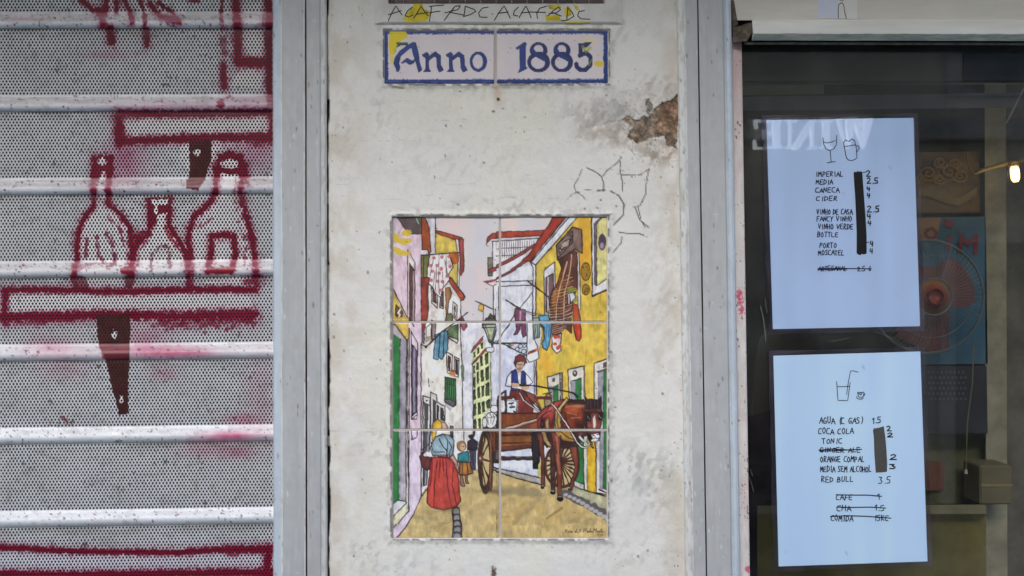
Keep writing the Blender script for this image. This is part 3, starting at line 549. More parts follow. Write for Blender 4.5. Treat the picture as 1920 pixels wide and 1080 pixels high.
p([(270, 690), (372, 730), (432, 872), (390, 882), (330, 800)], (132, 62, 46), var=.2, ol=1); p([(346, 822), (372, 800), (424, 870), (392, 882)], (214, 206, 196), ol=1); el(188, 640, 36, 20, (202, 158, 122)); el(272, 662, 40, 20, (202, 158, 122)); l([(215, 690), (300, 800)], 1.4)
p([(390, 760), (520, 770), (520, 860), (440, 870), (390, 800)], (196, 170, 60), .6)
p([(485, 562), (622, 518), (628, 795), (530, 795), (487, 640)], (204, 197, 184), ol=1.5); p([(540, 650), (592, 625), (592, 790), (540, 795)], (50, 124, 64), var=.12); p([(525, 575), (558, 562), (558, 600), (525, 608)], (76, 74, 74)); p([(500, 640), (540, 650), (540, 795), (505, 720)], (160, 155, 160)); l([(600, 530), (606, 790)], 1.3); p([(606, 525), (620, 520), (626, 795), (612, 795)], (140, 135, 140))
p([(678, 492), (832, 454), (836, 790), (690, 790)], (205, 198, 185), ol=1.5); p([(700, 600), (746, 590), (746, 790), (700, 780)], (150, 145, 156)); p([(745, 602), (802, 568), (806, 800), (745, 790)], (50, 124, 64), var=.12); p([(702, 600), (802, 566), (802, 582), (745, 604)], (70, 70, 74)); el(742, 527, 22, 30, (66, 58, 58)); el(740, 522, 8, 12, (190, 180, 160)); p([(818, 460), (832, 455), (836, 790), (824, 790)], (150, 140, 130))
p([(922, 434), (1055, 386), (1055, 860), (922, 860)], (206, 199, 188), ol=1.5); p([(958, 522), (1012, 500), (1012, 860), (958, 860)], (150, 146, 158)); p([(1012, 500), (1055, 486), (1055, 1075), (1000, 1075)], (50, 122, 64), var=.12); l([(958, 515), (1050, 480)], 3, (74, 70, 76)); p([(1005, 430), (1045, 415), (1045, 470), (1005, 480)], (80, 74, 74))
l([(225, 636), (380, 645), (600, 682), (722, 706), (768, 745)], 2.2, (34, 30, 34)); l([(768, 745), (765, 780)], 1)
p([(455, 750), (490, 710), (522, 730), (520, 840), (460, 845)], (150, 132, 100), ol=1.4); l([(370, 752), (520, 758)], 4.5, (98, 40, 40)); l([(440, 720), (520, 705)], 1.5)
p([(45, 770), (210, 780), (200, 905), (45, 905)], (190, 195, 206)); p([(95, 785), (202, 790), (192, 902), (95, 902)], (206, 216, 226), ol=1.2); l([(50, 760), (140, 752)], 5, (88, 40, 36)); l([(92, 700), (95, 905)], 3.5, (66, 40, 38)); l([(50, 720), (95, 690)], 3, (48, 42, 44)); l([(20, 745), (24, 900)], 3, (48, 42, 44)); l([(125, 815), (165, 810)], 2.5); l([(135, 850), (175, 845)], 2.5); el(150, 830, 10, 8, (110, 140, 170)); l([(170, 885), (185, 895)], 2)
p([(0, 890), (60, 900), (60, 1075), (0, 1075)], (56, 42, 42)); p([(45, 902), (405, 902), (440, 1075), (45, 1075)], (124, 60, 32), var=.3, ol=1.2); l([(50, 905), (400, 905)], 2.2, (60, 30, 28)); p([(60, 1045), (410, 945), (418, 972), (90, 1075)], (152, 108, 88), ol=1.2); l([(90, 1050), (400, 958)], 1.6, (205, 175, 155))
p([(388, 905), (480, 840), (560, 790), (655, 772), (560, 870), (545, 1075), (430, 1075), (420, 960)], (128, 44, 40), var=.25, ol=1.2)
for q in [[(440, 900), (540, 815)], [(480, 930), (560, 850)], [(420, 890), (500, 840)]]: l(q, 1.4, (196, 110, 100), .8)
p([(618, 850), (680, 798), (832, 820), (842, 1000), (815, 1075), (640, 1075)], (128, 44, 24), var=.2); c.haze(720, 880, 80, 50, (186, 78, 36), .8); c.haze(740, 830, 60, 12, (216, 150, 110), .6); c.haze(800, 1010, 40, 60, (56, 28, 26), .7)
p([(545, 1075), (548, 960), (600, 850), (668, 775), (625, 880), (612, 1000), (645, 1075)], (172, 132, 62), var=.2, ol=1.2); l([(590, 880), (575, 960), (590, 1060)], 2, (110, 80, 36))
p([(660, 805), (690, 768), (825, 768), (840, 818), (760, 800), (700, 812)], (40, 26, 26)); p([(835, 752), (850, 845), (985, 855), (994, 742), (935, 780), (870, 780)], (46, 32, 34), var=.2); p([(832, 850), (985, 852), (1002, 950), (975, 1075), (848, 1075), (828, 935)], (108, 50, 42), var=.3, ol=1.3)
p([(905, 912), (936, 922), (940, 1075), (902, 1075)], (204, 176, 166)); el(872, 932, 17, 32, (26, 20, 22)); el(966, 934, 15, 30, (26, 20, 22)); el(862, 940, 4, 8, (220, 215, 215)); el(960, 940, 3, 7, (220, 215, 215)); l([(985, 780), (1000, 960), (985, 1060)], 1.4, (200, 195, 195)); l([(850, 870), (840, 1050)], 2, (60, 30, 30)); l([(905, 862), (980, 862)], 2, (60, 30, 30))
for w_, col in [(2.8, (36, 30, 32)), (1.3, (214, 206, 200))]: l([(515, 818), (560, 840), (620, 930), (690, 1050)], w_, col); l([(225, 712), (262, 780), (340, 845), (410, 890)], w_, col)
l([(250, 690), (330, 780), (415, 870)], 1.6, (40, 34, 34)); el(440, 1000, 12, 40, (40, 30, 34), 1, ring=2)
# --- E
E()
p([(300, 30), (860, 30), (830, 400), (560, 470), (370, 560), (300, 640)], (210, 204, 200), var=.05); p([(780, 30), (880, 30), (850, 330), (815, 400), (790, 330)], (200, 200, 206))
p([(10, 30), (95, 30), (95, 690), (10, 760)], (44, 118, 60), var=.12); p([(95, 30), (165, 30), (165, 705), (95, 692)], (158, 152, 162), var=.1); p([(165, 30), (186, 30), (186, 790), (165, 715)], (205, 196, 186))
p([(186, 30), (302, 30), (300, 650), (232, 820), (150, 960), (70, 1070), (20, 1070), (40, 960), (186, 800)], (204, 184, 204), var=.06)
p([(45, 720), (82, 690), (166, 710), (45, 842)], (196, 195, 200)); p([(40, 842), (166, 716), (186, 795), (40, 955)], (206, 196, 162), var=.1)
for q in [[(45, 725), (82, 690), (166, 710)], [(45, 842), (166, 716)], [(40, 955), (184, 795)], [(160, 30), (160, 700)], [(174, 30), (186, 790)], [(186, 30), (186, 800)], [(302, 30), (300, 650)], [(350, 590), (300, 660), (232, 820), (150, 960), (70, 1050)], [(212, 30), (212, 120), (262, 95), (262, 30)]]: l(q, 1.4)
p([(320, 30), (392, 30), (352, 545), (320, 555)], (74, 74, 80), var=.2, ol=1.3); l([(372, 40), (340, 540)], 1.6, (160, 158, 165)); l([(700, 30), (705, 140)], 1.2)
p([(400, 30), (450, 30), (425, 135), (402, 125)], (214, 168, 50), ol=.8); p([(570, 30), (600, 30), (600, 100), (575, 80)], (90, 84, 90), ol=1); l([(795, 30), (795, 80)], 3, (46, 38, 44))
p([(580, 250), (605, 260), (645, 345), (658, 440), (625, 420), (630, 370), (570, 300)], (202, 166, 136), ol=1)
p([(385, 205), (432, 100), (500, 65), (570, 80), (612, 130), (602, 262), (560, 297), (410, 272)], (130, 157, 168), var=.15, ol=1.4)
for q in [[(470, 110), (500, 180), (545, 230), (552, 130), (520, 75)], [(545, 230), (535, 290)], [(395, 150), (412, 230)], [(420, 238), (520, 240)], [(560, 140), (590, 200), (560, 260)]]: l(q, 1.4)
p([(285, 280), (310, 240), (330, 270), (400, 280), (392, 402), (350, 415), (315, 385)], (92, 42, 42), var=.25, ol=1.4); p([(325, 262), (350, 235), (392, 250), (398, 282), (330, 278)], (216, 210, 212)); l([(300, 230), (375, 160)], 1.4)
p([(405, 285), (480, 292), (580, 300), (640, 420), (672, 700), (640, 752), (590, 767), (510, 787), (400, 762), (355, 720), (370, 500)], (194, 66, 54), var=.16, ol=1.5, olc=(96, 26, 34)); c.haze(520, 350, 90, 40, (150, 44, 50), .6); c.haze(560, 580, 25, 60, (150, 60, 70), .6)
for q in [[(450, 320), (425, 560), (420, 760)], [(535, 310), (548, 560), (585, 760)], [(480, 310), (470, 480)], [(600, 380), (590, 540), (635, 740)], [(410, 340), (385, 560)], [(505, 300), (510, 420)]]: l(q, 1.6, (120, 30, 36), .9)
for k in range(9): l([(420+k*18, 285), (424+k*18, 268)], 1.5, (120, 34, 40))
el(680, 182, 44, 50, (160, 112, 58)); el(680, 182, 44, 50, O, .8, ring=1); el(690, 192, 24, 34, (206, 168, 138)); el(684, 210, 5, 4, (150, 50, 50)); l([(676, 185), (682, 185)], 1.3); l([(694, 185), (700, 185)], 1.3)
p([(645, 258), (690, 240), (746, 230), (752, 332), (646, 334)], (44, 134, 144), var=.15, ol=1.2); p([(660, 338), (760, 330), (782, 440), (720, 460), (655, 452)], (164, 104, 40), var=.15, ol=1.4); l([(690, 345), (685, 450)], 1.3); l([(730, 340), (740, 450)], 1.3)
p([(664, 460), (688, 460), (712, 560), (690, 566), (664, 548)], (150, 92, 80), ol=1); p([(710, 456), (732, 455), (736, 510), (748, 535), (722, 535)], (150, 92, 80), ol=1)
el(770, 90, 27, 22, (44, 34, 46)); p([(738, 140), (780, 105), (832, 140), (826, 222), (735, 222)], (50, 40, 54), var=.15, ol=1); p([(755, 222), (816, 226), (812, 410), (790, 416), (765, 360)], (70, 70, 92), var=.15, ol=1); l([(785, 250), (790, 370)], 1.5, (40, 36, 50))
p([(940, 30), (1075, 30), (1075, 235), (980, 240)], (108, 52, 32), var=.3); l([(1000, 40), (1005, 230)], 1.6, (60, 30, 26)); p([(970, 240), (1040, 232), (1042, 330), (975, 350)], (52, 44, 50), var=.2); p([(975, 350), (1075, 330), (1075, 420), (975, 385)], (198, 200, 220)); l([(975, 375), (1075, 430)], 1.6); l([(975, 405), (1075, 445)], 1.6); l([(1042, 290), (1075, 290)], 3)
el(905, 325, 72, 292, (82, 48, 32)); el(897, 325, 44, 250, (196, 172, 120)); p([(905, 30), (972, 30), (975, 330), (970, 605), (935, 612), (950, 330)], (96, 56, 36), var=.25)
for k in range(9):
    a = k*math.pi/4.5; l([(860, 300), (897+44*math.cos(a), 325+250*math.sin(a))], 2.2, (72, 42, 30))
el(905, 325, 72, 292, (36, 26, 26), .9, ring=1.6); el(898, 325, 46, 252, (40, 28, 26), .9, ring=1.5); el(862, 300, 22, 32, (104, 66, 48)); el(855, 297, 8, 12, (190, 170, 160)); l([(955, 60), (950, 580)], 1.5, (150, 100, 70), .8)
p([(592, 765), (657, 765), (668, 860), (682, 960), (682, 1070), (588, 1070), (602, 900)], (96, 96, 102), var=.15, ol=1.6)
for k in range(5): el(632+k*2, 800+k*58, 26, 24, (142, 140, 142), .9, .3); l([(605, 770+k*58+58), (640, 760+k*58+58), (668, 775+k*58+58)], 1.6)
for k in range(24): el(random.uniform(200, 1000), random.uniform(600, 1000), random.uniform(2, 5), random.uniform(2, 6), (92, 80, 56), .8)
c.haze(560, 790, 120, 20, (110, 96, 70), .5); c.haze(980, 610, 110, 18, (100, 86, 62), .7)
# --- F
F()
p([(0, 225), (372, 225), (420, 470), (200, 430), (0, 382)], (198, 202, 221), var=.05); p([(0, 382), (200, 425), (420, 478), (430, 540), (0, 425)], (172, 168, 164), var=.1); l([(0, 390), (420, 482)], 1.6); l([(0, 425), (200, 490), (430, 545)], 1.8); p([(372, 360), (430, 300), (430, 480), (400, 475)], (204, 190, 110))
p([(730, 560), (1075, 660), (1075, 860), (640, 625)], (168, 163, 128), var=.15)
p([(700, 30), (830, 30), (830, 545), (700, 515)], (44, 118, 60), var=.1); p([(735, 510), (830, 545), (840, 600), (735, 560)], (190, 188, 180), ol=1.2); p([(820, 30), (858, 30), (858, 605), (828, 596)], (204, 198, 188), ol=1.4); p([(856, 30), (945, 30), (942, 626), (856, 600)], (214, 168, 34), var=.15); c.haze(900, 230, 40, 40, (224, 150, 26), .7)
p([(940, 30), (1075, 30), (1075, 640), (942, 622)], (198, 194, 190), ol=1.5); p([(972, 30), (1016, 30), (1012, 590), (972, 580)], (152, 148, 158)); p([(1014, 30), (1075, 30), (1075, 620), (1005, 575)], (46, 114, 64), var=.1); l([(972, 590), (1060, 630)], 2)
l([(835, 600), (1070, 660)], 2)
p([(45, 80), (352, 75), (332, 205), (45, 232)], (128, 72, 34), var=.3, ol=1.2); p([(45, 30), (380, 30), (360, 78), (45, 82)], (98, 46, 30), var=.3); l([(50, 80), (350, 76)], 2.4, (50, 28, 26)); l([(50, 160), (335, 150)], 2, (70, 36, 28)); p([(45, 185), (335, 165), (330, 210), (45, 225)], (88, 46, 40), .8)
l([(50, 302), (345, 302)], 4.5, (58, 40, 46)); l([(50, 282), (345, 282)], 1.2); el(15, 325, 22, 20, (34, 28, 32)); p([(0, 60), (40, 60), (40, 300), (0, 330)], (70, 44, 40), .8)
el(620, 370, 165, 200, (200, 176, 120), .9); 
for k in range(22):
    a = k*math.pi/11; l([(600, 335), (620+158*math.cos(a), 370+192*math.sin(a))], 2.4, (72, 40, 30))
el(620, 370, 158, 194, (78, 44, 32), 1, ring=4.5); el(620, 370, 168, 206, O, 1, ring=1.2); el(600, 335, 34, 40, (58, 34, 30))
p([(340, 40), (425, 50), (412, 340), (372, 402), (345, 300), (330, 200)], (30, 25, 30), var=.3)
for k in range(6): l([(345+k*10, 280), (352+k*8, 395)], 1.3, (28, 22, 26))
p([(390, 30), (835, 30), (812, 110), (772, 205), (640, 210), (560, 180), (480, 205), (400, 120)], (58, 34, 34), var=.25)
p([(385, 60), (442, 60), (455, 300), (462, 560), (425, 562), (430, 350)], (112, 52, 36), var=.2, ol=1.2); p([(508, 220), (562, 220), (556, 602), (520, 612)], (78, 42, 34), var=.2, ol=1)
p([(690, 190), (762, 190), (782, 330), (735, 520), (712, 600), (680, 592), (745, 380)], (124, 56, 38), var=.2, ol=1.2); p([(518, 50), (612, 50), (602, 250), (622, 420), (616, 662), (580, 662), (575, 430), (548, 220)], (126, 56, 38), var=.2, ol=1.2); l([(570, 90), (575, 260), (600, 440)], 3, (176, 104, 76), .7, 2)
p([(575, 30), (722, 30), (742, 120), (690, 136), (600, 110)], (182, 132, 52), var=.2, ol=1.3); p([(428, 60), (470, 130), (535, 205), (485, 190), (440, 120)], (176, 138, 76), ol=1)
for a, b, r1, r2 in [(605, 682, 32, 28), (535, 620, 25, 22), (440, 570, 18, 20), (690, 592, 14, 26)]: el(a, b, r1, r2, (24, 20, 24)); el(a-2, b-r2*.7, r1*.6, 5, (200, 195, 195), .8)
p([(858, 50), (985, 40), (975, 130), (890, 146), (860, 105)], (216, 212, 212), ol=1.3); p([(858, 60), (892, 66), (915, 100), (880, 135), (862, 110)], (30, 26, 30)); l([(940, 60), (925, 80), (935, 100)], 2); l([(900, 130), (968, 118)], 1.6); l([(975, 60), (960, 90)], 2)
for w_, col in [(3.4, (34, 28, 32)), (1.5, (216, 210, 206))]: l([(708, 50), (760, 140), (800, 190), (850, 195), (885, 160)], w_, col); l([(770, 90), (860, 170)], w_, col)
for a in (885, 905, 925): l([(a, 150), (a+8, 190), (a+22, 205)], 1.3)
l([(640, 622), (780, 690), (900, 755), (1000, 815), (1075, 880)], 11, (84, 80, 84), .95, 1.5)
for k in range(11): t = k/10; el(655+t*400, 640+t*t*45+t*190, 22+t*8, 15+t*5, (176, 172, 168), .95, .3)
c.view(919, 694, 5.242)
p([(455, 450), (520, 390), (640, 310), (745, 280), (650, 390), (620, 470), (600, 585), (480, 585)], (138, 46, 40), var=.3, ol=1)
for q in [[(480, 460), (590, 370)], [(530, 460), (610, 395)], [(560, 410), (650, 335)]]: l(q, 2, (196, 96, 86), .75, 2)
for q in [[(470, 500), (520, 440), (600, 400)], [(590, 340), (560, 400), (500, 470)], [(540, 470), (530, 560)]]: l(q, 1.6, (70, 24, 28), .9)
p([(700, 400), (760, 340), (932, 325), (935, 480), (905, 585), (800, 585), (720, 570), (685, 480)], (122, 46, 28), var=.3)
c.haze(815, 395, 75, 36, (196, 88, 44), .85); c.haze(870, 360, 60, 16, (214, 140, 98), .6); c.haze(760, 500, 50, 50, (150, 62, 36), .6); c.haze(880, 540, 50, 46, (48, 26, 24), .85); c.haze(705, 520, 22, 70, (70, 34, 28), .6)
for q in [[(745, 365), (830, 350), (915, 352)], [(760, 420), (850, 440)], [(800, 470), (880, 466)]]: l(q, 1.3, (222, 160, 120), .55, 2)
for q in [[(735, 420), (745, 500), (790, 570)], [(905, 380), (920, 450), (905, 530)]]: l(q, 2, (62, 28, 26), .7, 2)
p([(740, 335), (765, 298), (935, 302), (938, 338), (850, 326), (790, 330)], (36, 24, 26), var=.3)
for k in range(12): l([(760+k*15, 300), (752+k*16, 336)], 1.2, (74, 50, 46), .8)
p([(820, 600), (905, 560), (960, 600), (955, 650), (870, 660), (800, 640)], (66, 36, 34), var=.3); c.haze(890, 625, 20, 14, (170, 120, 110), .5)
p([(640, 400), (665, 375), (750, 265), (772, 290), (702, 380), (690, 470), (702, 560), (660, 592), (632, 520)], (178, 138, 68), var=.3, ol=1.2); l([(668, 400), (655, 500), (672, 580)], 2.2, (112, 82, 40)); l([(752, 285), (680, 385)], 1.6, (222, 196, 130), .8)
p([(540, 580), (542, 505), (580, 470), (578, 585)], (172, 132, 72), var=.3, ol=1.1); el(512, 530, 12, 40, (34, 26, 30), 1, ring=2.4)
p([(928, 378), (1090, 378), (1106, 450), (1088, 540), (1075, 600), (1082, 660), (1042, 704), (982, 698), (955, 640), (948, 585), (928, 500), (920, 430)], (106, 50, 42), var=.3, ol=1.4)
c.haze(975, 545, 24, 24, (164, 76, 66), .8); c.haze(1062, 545, 18, 24, (150, 70, 62), .7); c.haze(1000, 405, 60, 16, (70, 32, 30), .7); c.haze(935, 470, 10, 50, (60, 32, 30), .7); c.haze(1010, 600, 50, 10, (78, 40, 40), .7)
p([(928, 250), (950, 285), (990, 278), (1055, 290), (1090, 252), (1094, 372), (1060, 382), (1010, 362), (975, 388), (938, 380)], (44, 32, 36), var=.4, ol=1)
for q in [[(960, 300), (950, 370)], [(985, 290), (985, 375)], [(1020, 290), (1025, 360)], [(1050, 300), (1062, 375)]]: l(q, 1.3, (92, 66, 62), .7)
for a, b, r1, r2 in [(968, 468, 22, 40), (1076, 458, 18, 38)]: el(a, b, r1, r2, (30, 22, 26)); el(a-8, b-6, 4, 12, (150, 160, 160), .9); el(a+6, b+10, 4, 6, (190, 180, 175), .8); l([(a-22, b-36), (a, b-46), (a+20, b-36)], 1.6, (50, 26, 26))
p([(1006, 470), (1030, 438), (1042, 540), (1028, 576), (1008, 562)], (208, 184, 174), ol=.6, olc=(150, 90, 80)); l([(935, 420), (1000, 415), (1098, 420)], 2, (40, 26, 30)); l([(935, 590), (1080, 596)], 2, (40, 26, 30)); l([(940, 420), (950, 590)], 1.6, (40, 26, 30))
p([(978, 632), (1062, 614), (1080, 650), (1050, 702), (992, 702)], (217, 213, 213), ol=1.3); p([(948, 618), (986, 630), (1006, 660), (988, 702), (955, 672)], (34, 28, 32), var=.2); el(1008, 640, 9, 7, (40, 34, 38)); el(1055, 634, 7, 6, (40, 34, 38)); l([(1000, 675), (1030, 668), (1066, 672)], 1.4); l([(1020, 640), (1030, 660)], 1.2)
p([(640, 602), (695, 602), (762, 660), (842, 688), (805, 706), (720, 692), (660, 652)], (186, 136, 54), var=.3, ol=1.2); p([(505, 605), (545, 605), (570, 690), (615, 762), (560, 740), (520, 680)], (172, 136, 78), var=.3, ol=1)
c.haze(660, 660, 12, 60, (190, 108, 74), .7); c.haze(668, 800, 9, 90, (176, 96, 68), .6); c.haze(500, 700, 8, 70, (150, 78, 58), .6); c.haze(835, 830, 10, 60, (160, 84, 60), .6); c.haze(720, 720, 40, 40, (40, 24, 26), .7)
for q in [[(690, 640), (700, 760), (690, 900)], [(858, 770), (875, 880), (860, 960)], [(640, 700), (650, 820)]]: l(q, 2, (58, 28, 26), .7, 1.6)
for k in range(9): l([(415+k*8, 640+k*6), (420+k*7, 780), (425+k*6, 920-abs(k-4)*22)], 1.3, (70, 58, 62) if k % 2 else (16, 14, 18), .8)
for w_, col in [(3.0, (34, 28, 32)), (1.3, (216, 208, 204))]: l([(600, 335), (630, 355), (700, 460), (770, 560), (800, 610), (860, 720), (900, 760), (945, 762), (980, 720)], w_, col)
l([(880, 650), (950, 735)], 1.4, (216, 208, 204)); l([(990, 705), (1000, 760), (1020, 770)], 1.2)
F()
c.haze(600, 600, 90, 20, (96, 84, 66), .6)
c.paint = 0; c.lw = 1.0; c.wobble(.3, 6, 9)
rnd = random.Random(4); xx = 655
for q in [[(655, 970), (652, 998), (655, 975), (668, 972), (660, 985), (672, 998)], [(682, 982), (682, 996), (694, 996), (694, 982)], [(712, 984), (702, 990), (706, 998), (716, 984), (716, 998)], [(752, 984), (740, 992), (750, 998), (758, 965), (754, 998)], [(768, 990), (762, 996), (772, 998)],
          [(800, 968), (785, 974), (797, 984), (783, 996)], [(822, 996), (828, 962), (848, 966), (842, 980), (826, 980)], [(852, 988), (864, 984), (856, 996), (868, 996)], [(878, 984), (870, 992), (880, 996), (888, 962), (884, 996)], [(896, 984), (892, 996), (902, 996), (904, 984), (896, 984)],
          [(912, 1000), (922, 958), (930, 985), (944, 958), (944, 996)], [(954, 984), (950, 994), (962, 994), (964, 982)], [(972, 984), (972, 998), (980, 984)], [(990, 964), (988, 996), (996, 992)], [(982, 974), (998, 974)], [(1004, 984), (1002, 996), (1012, 992)]]: l(q, 1.0, (58, 46, 40))
for q in [[(945, 1022), (960, 1014), (965, 1026)], [(975, 1014), (985, 1026), (995, 1014), (1005, 1026)]]: l(q, .9, (80, 68, 52))
c.view(0, 0, 1)
# faint old glaze: slight edge darkening dirt at the grout and tiny chips
for k in range(70): el(random.uniform(738, 1136), random.uniform(408, 1008), random.uniform(.6, 1.6), random.uniform(.6, 1.6), (96, 84, 78), .7)
mural = thing('tile_picture', 'hand painted tile picture of an old street with a horse cart and yellow house', 'tile picture', P(937, 1010, 0))
gr_ = c.C.mean(1, keepdims=True); c.C = gr_+(c.C-gr_)*.86+3
allC = c.C.reshape(len(ys), len(xs), 3)
cols = [(736.5, 936.5), (938.6, 1138.5)]; rows = [(406, 603), (605.1, 805), (807.1, 1009)]
for r0, r1 in rows:
    for c0, c1 in cols:
        gx = np.linspace(c0, c1, 200); gy = np.linspace(r0, r1, 199)
        ix = np.clip(np.round(gx-733).astype(int), 0, len(xs)-1); iy = np.clip(np.round(gy-403).astype(int), 0, len(ys)-1)
        GX, GY = np.meshgrid(gx, gy); ed = np.minimum(np.minimum(GX-c0, c1-GX), np.minimum(GY-r0, r1-GY))
        sub = Canvas(GX, GY, (0, 0, 0)); sub.C = allC[np.ix_(iy, ix)].reshape(-1, 3).copy()
        worn = np.clip(1-ed.ravel()/2.2, 0, 1)*smooth(.35, .6, fbm(GX.ravel()/7, GY.ravel()/7, 130, 3)); sub.put(np.arange(len(worn)), worn*.6, (206, 200, 192))
        dep = -3.0-5.0*np.clip(1-ed/1.6, 0, 1)**2+.5*(vnoise(GX*0+c0, GY*0+r0, 12)-.5)
        t = grid('tile', gx, gy, dep, sub, M_tile, mural)
MB().quadbox([(731, 401), (1143, 401), (1143, 1014), (731, 1014)], -3.9, -14).build('grout', M_grout, mural)

# ================================================================ NAME PLAQUE
xs = np.arange(718, 1144.1, 1.0); ys = np.arange(54, 161.1, 1.0); X, Y = np.meshgrid(xs, ys)
c = Canvas(X, Y, (206, 197, 199)); x, y = c.X, c.Y; p, l, el = c.poly, c.line, c.ell
c.C *= (1+.05*(fbm(x/30, y/20, 140, 3)-.5))[:, None]; BL = (24, 50, 114); BD = (28, 36, 90)
c.wobble(1.0, 5, 141); c.view(690, 0, 3.918)
for q in [[(105, 234), (1770, 232)], [(128, 220), (135, 620)], [(120, 600), (1770, 596)], [(1746, 225), (1748, 615)]]: l(q, 8, BL, 1, 1.2, spk=.9)
l([(130, 595), (600, 606), (900, 600)], 3, (70, 90, 160), .7, 2, breaks=.4); l([(1200, 590), (1700, 585)], 3, (40, 100, 150), .7, 2, breaks=.4); l([(1765, 240), (1768, 600)], 3, (210, 205, 200), .8, 1.5, breaks=.42)
c.wobble(.5, 6, 142)
def glyph(q, col=BL): p(q, col, var=.25, ol=1.5, olc=(col[0]*.85, col[1]*.85, col[2]*.9))
l([(196, 378), (200, 345), (240, 325), (285, 326)], 4.2, (36, 60, 70)); l([(200, 345), (245, 322)], 3, (36, 70, 60))
glyph([(345, 310), (328, 312), (280, 340), (235, 375), (200, 420), (188, 465), (205, 500), (210, 524), (226, 522), (234, 492), (226, 462), (240, 412), (300, 358), (322, 348), (334, 400), (352, 460), (364, 500), (372, 530), (396, 512), (384, 480), (374, 440), (370, 390), (358, 345)])
glyph([(244, 462), (288, 428), (318, 446), (345, 440), (335, 462), (306, 474), (280, 456)])
for dx in (0, 174):
    glyph([(q[0]+dx, q[1]) for q in [(398, 402), (432, 384), (446, 398), (444, 470), (448, 508), (458, 524), (408, 528), (424, 508), (424, 424), (408, 416)]])
    glyph([(q[0]+dx, q[1]) for q in [(446, 416), (492, 380), (532, 408), (534, 480), (554, 514), (524, 530), (508, 496), (504, 424), (486, 412), (446, 444)]])
el(810, 453, 64, 74, BL, 1, .05); el(806, 452, 38, 52, (204, 196, 200), 1, .06)
glyph([(1086, 352), (1150, 310), (1166, 320), (1156, 350), (1158, 486), (1172, 502), (1104, 532), (1116, 504), (1114, 356), (1094, 360)])
for dx in (0, 171):
    el(1254+dx, 370, 64, 60, BD, 1, .05); el(1252+dx, 366, 34, 36, (205, 197, 200), 1, .06); el(1254+dx, 456, 82, 76, BD, 1, .05); el(1250+dx, 460, 50, 46, (205, 197, 200), 1, .06)
    l([(1205+dx, 362), (1240+dx, 405), (1300+dx, 438)], 7, BL)
glyph([(1548, 322), (1640, 310), (1600, 350), (1572, 350), (1572, 392), (1550, 410)], BD); l([(1556, 408), (1600, 388), (1636, 420), (1634, 475), (1600, 510), (1560, 512), (1534, 492), (1530, 470)], 8.2, BD); l([(1640, 420), (1640, 470)], 4, BD)
YE = (216, 192, 16)
p([(160, 236), (280, 230), (292, 270), (245, 300), (215, 322), (195, 400), (160, 405), (150, 330)], YE, .93); l([(175, 410), (172, 460)], 6, YE, .5, 4); l([(215, 318), (285, 320)], 4, (40, 70, 50), .8, 2)
l([(1572, 300), (1620, 284), (1662, 312)], 4, (224, 208, 110), .7, 2); l([(1575, 340), (1600, 380), (1630, 350)], 5, (150, 160, 40), .7, 3); el(1697, 470, 38, 18, (222, 186, 40), .9, .4, spk=.3); l([(1640, 440), (1620, 480)], 3, (170, 180, 60), .6, 2)
c.view(0, 0, 1)
for k in range(40): el(random.uniform(722, 1138), random.uniform(58, 156), random.uniform(.6, 1.5), random.uniform(.6, 1.5), (120, 104, 98), .6)
l([(722, 157), (1140, 157)], 2, (120, 110, 105), .7, 1, breaks=.45); 
plaque = thing('year_plaque', 'white two tile plaque with blue border and the words Anno 1885', 'plaque', P(930, 157, 0))
allC = c.C.reshape(len(ys), len(xs), 3)
for c0, c1 in [(720, 927.3), (930.6, 1141)]:
    gx = np.linspace(c0, c1, 208); gy = np.linspace(56.5, 157.5, 102); ix = np.clip(np.round(gx-718).astype(int), 0, len(xs)-1); iy = np.clip(np.round(gy-54).astype(int), 0, len(ys)-1)
    GX, GY = np.meshgrid(gx, gy); ed = np.minimum(np.minimum(GX-c0, c1-GX), np.minimum(GY-56.5, 157.5-GY)); sub = Canvas(GX, GY, (0, 0, 0)); sub.C = allC[np.ix_(iy, ix)].reshape(-1, 3).copy()
    grid('tile', gx, gy, 3.0-9*np.clip(1-ed/1.8, 0, 1)**2, sub, M_tile, plaque)
MB().quadbox([(719, 55), (1142, 55), (1142, 159), (719, 159)], .8, -9).build('grout', M_grout, plaque)

# ================================================================ MOSAIC NICHE ABOVE, with scrawled plaster frame
M_frame = plain('frame_plaster', (208, 206, 200), .8, .2, var=.1, scale=30, bump=(500, .4, .0006))
niche = thing('mosaic_panel', 'row of dark mosaic tiles above white plaster edge scrawled with black letters', 'mosaic panel', P(935, 46, 0))
mb = MB(); XL, XR, YB, IL, IR, IB = 703, 1166, 44.5, 728, 1134, 7; T = -90
mb.add([P(XL, T, 2), P(XL, YB, 2), P(XR, YB, 2), P(XR, T, 2), P(XL+14, T, 5), P(XL+14, YB-4, 5), P(XR-10, YB-4, 5), P(XR-10, T, 5), P(IL, T, 4.6), P(IL, IB, 4.6), P(IR, IB, 4.6), P(IR, T, 4.6), P(IL, T, -12), P(IL, IB, -12), P(IR, IB, -12), P(IR, T, -12),
        P(XL, T, -8), P(XL, YB, -8), P(XR, YB, -8), P(XR, T, -8)],
       [(0, 1, 5, 4), (1, 2, 6, 5), (2, 3, 7, 6), (4, 5, 9, 8), (5, 6, 10, 9), (6, 7, 11, 10), (8, 9, 13, 12), (9, 10, 14, 13), (10, 11, 15, 14), (16, 17, 1, 0), (17, 18, 2, 1), (18, 19, 3, 2)])
fr = mb.build('frame', M_frame, niche)
M_mos = [plain('mosaic_dark', (44, 26, 30), .3, .5), plain('mosaic_brown', (70, 50, 48), .35, .5), plain('mosaic_pale', (150, 138, 130), .4, .5)]
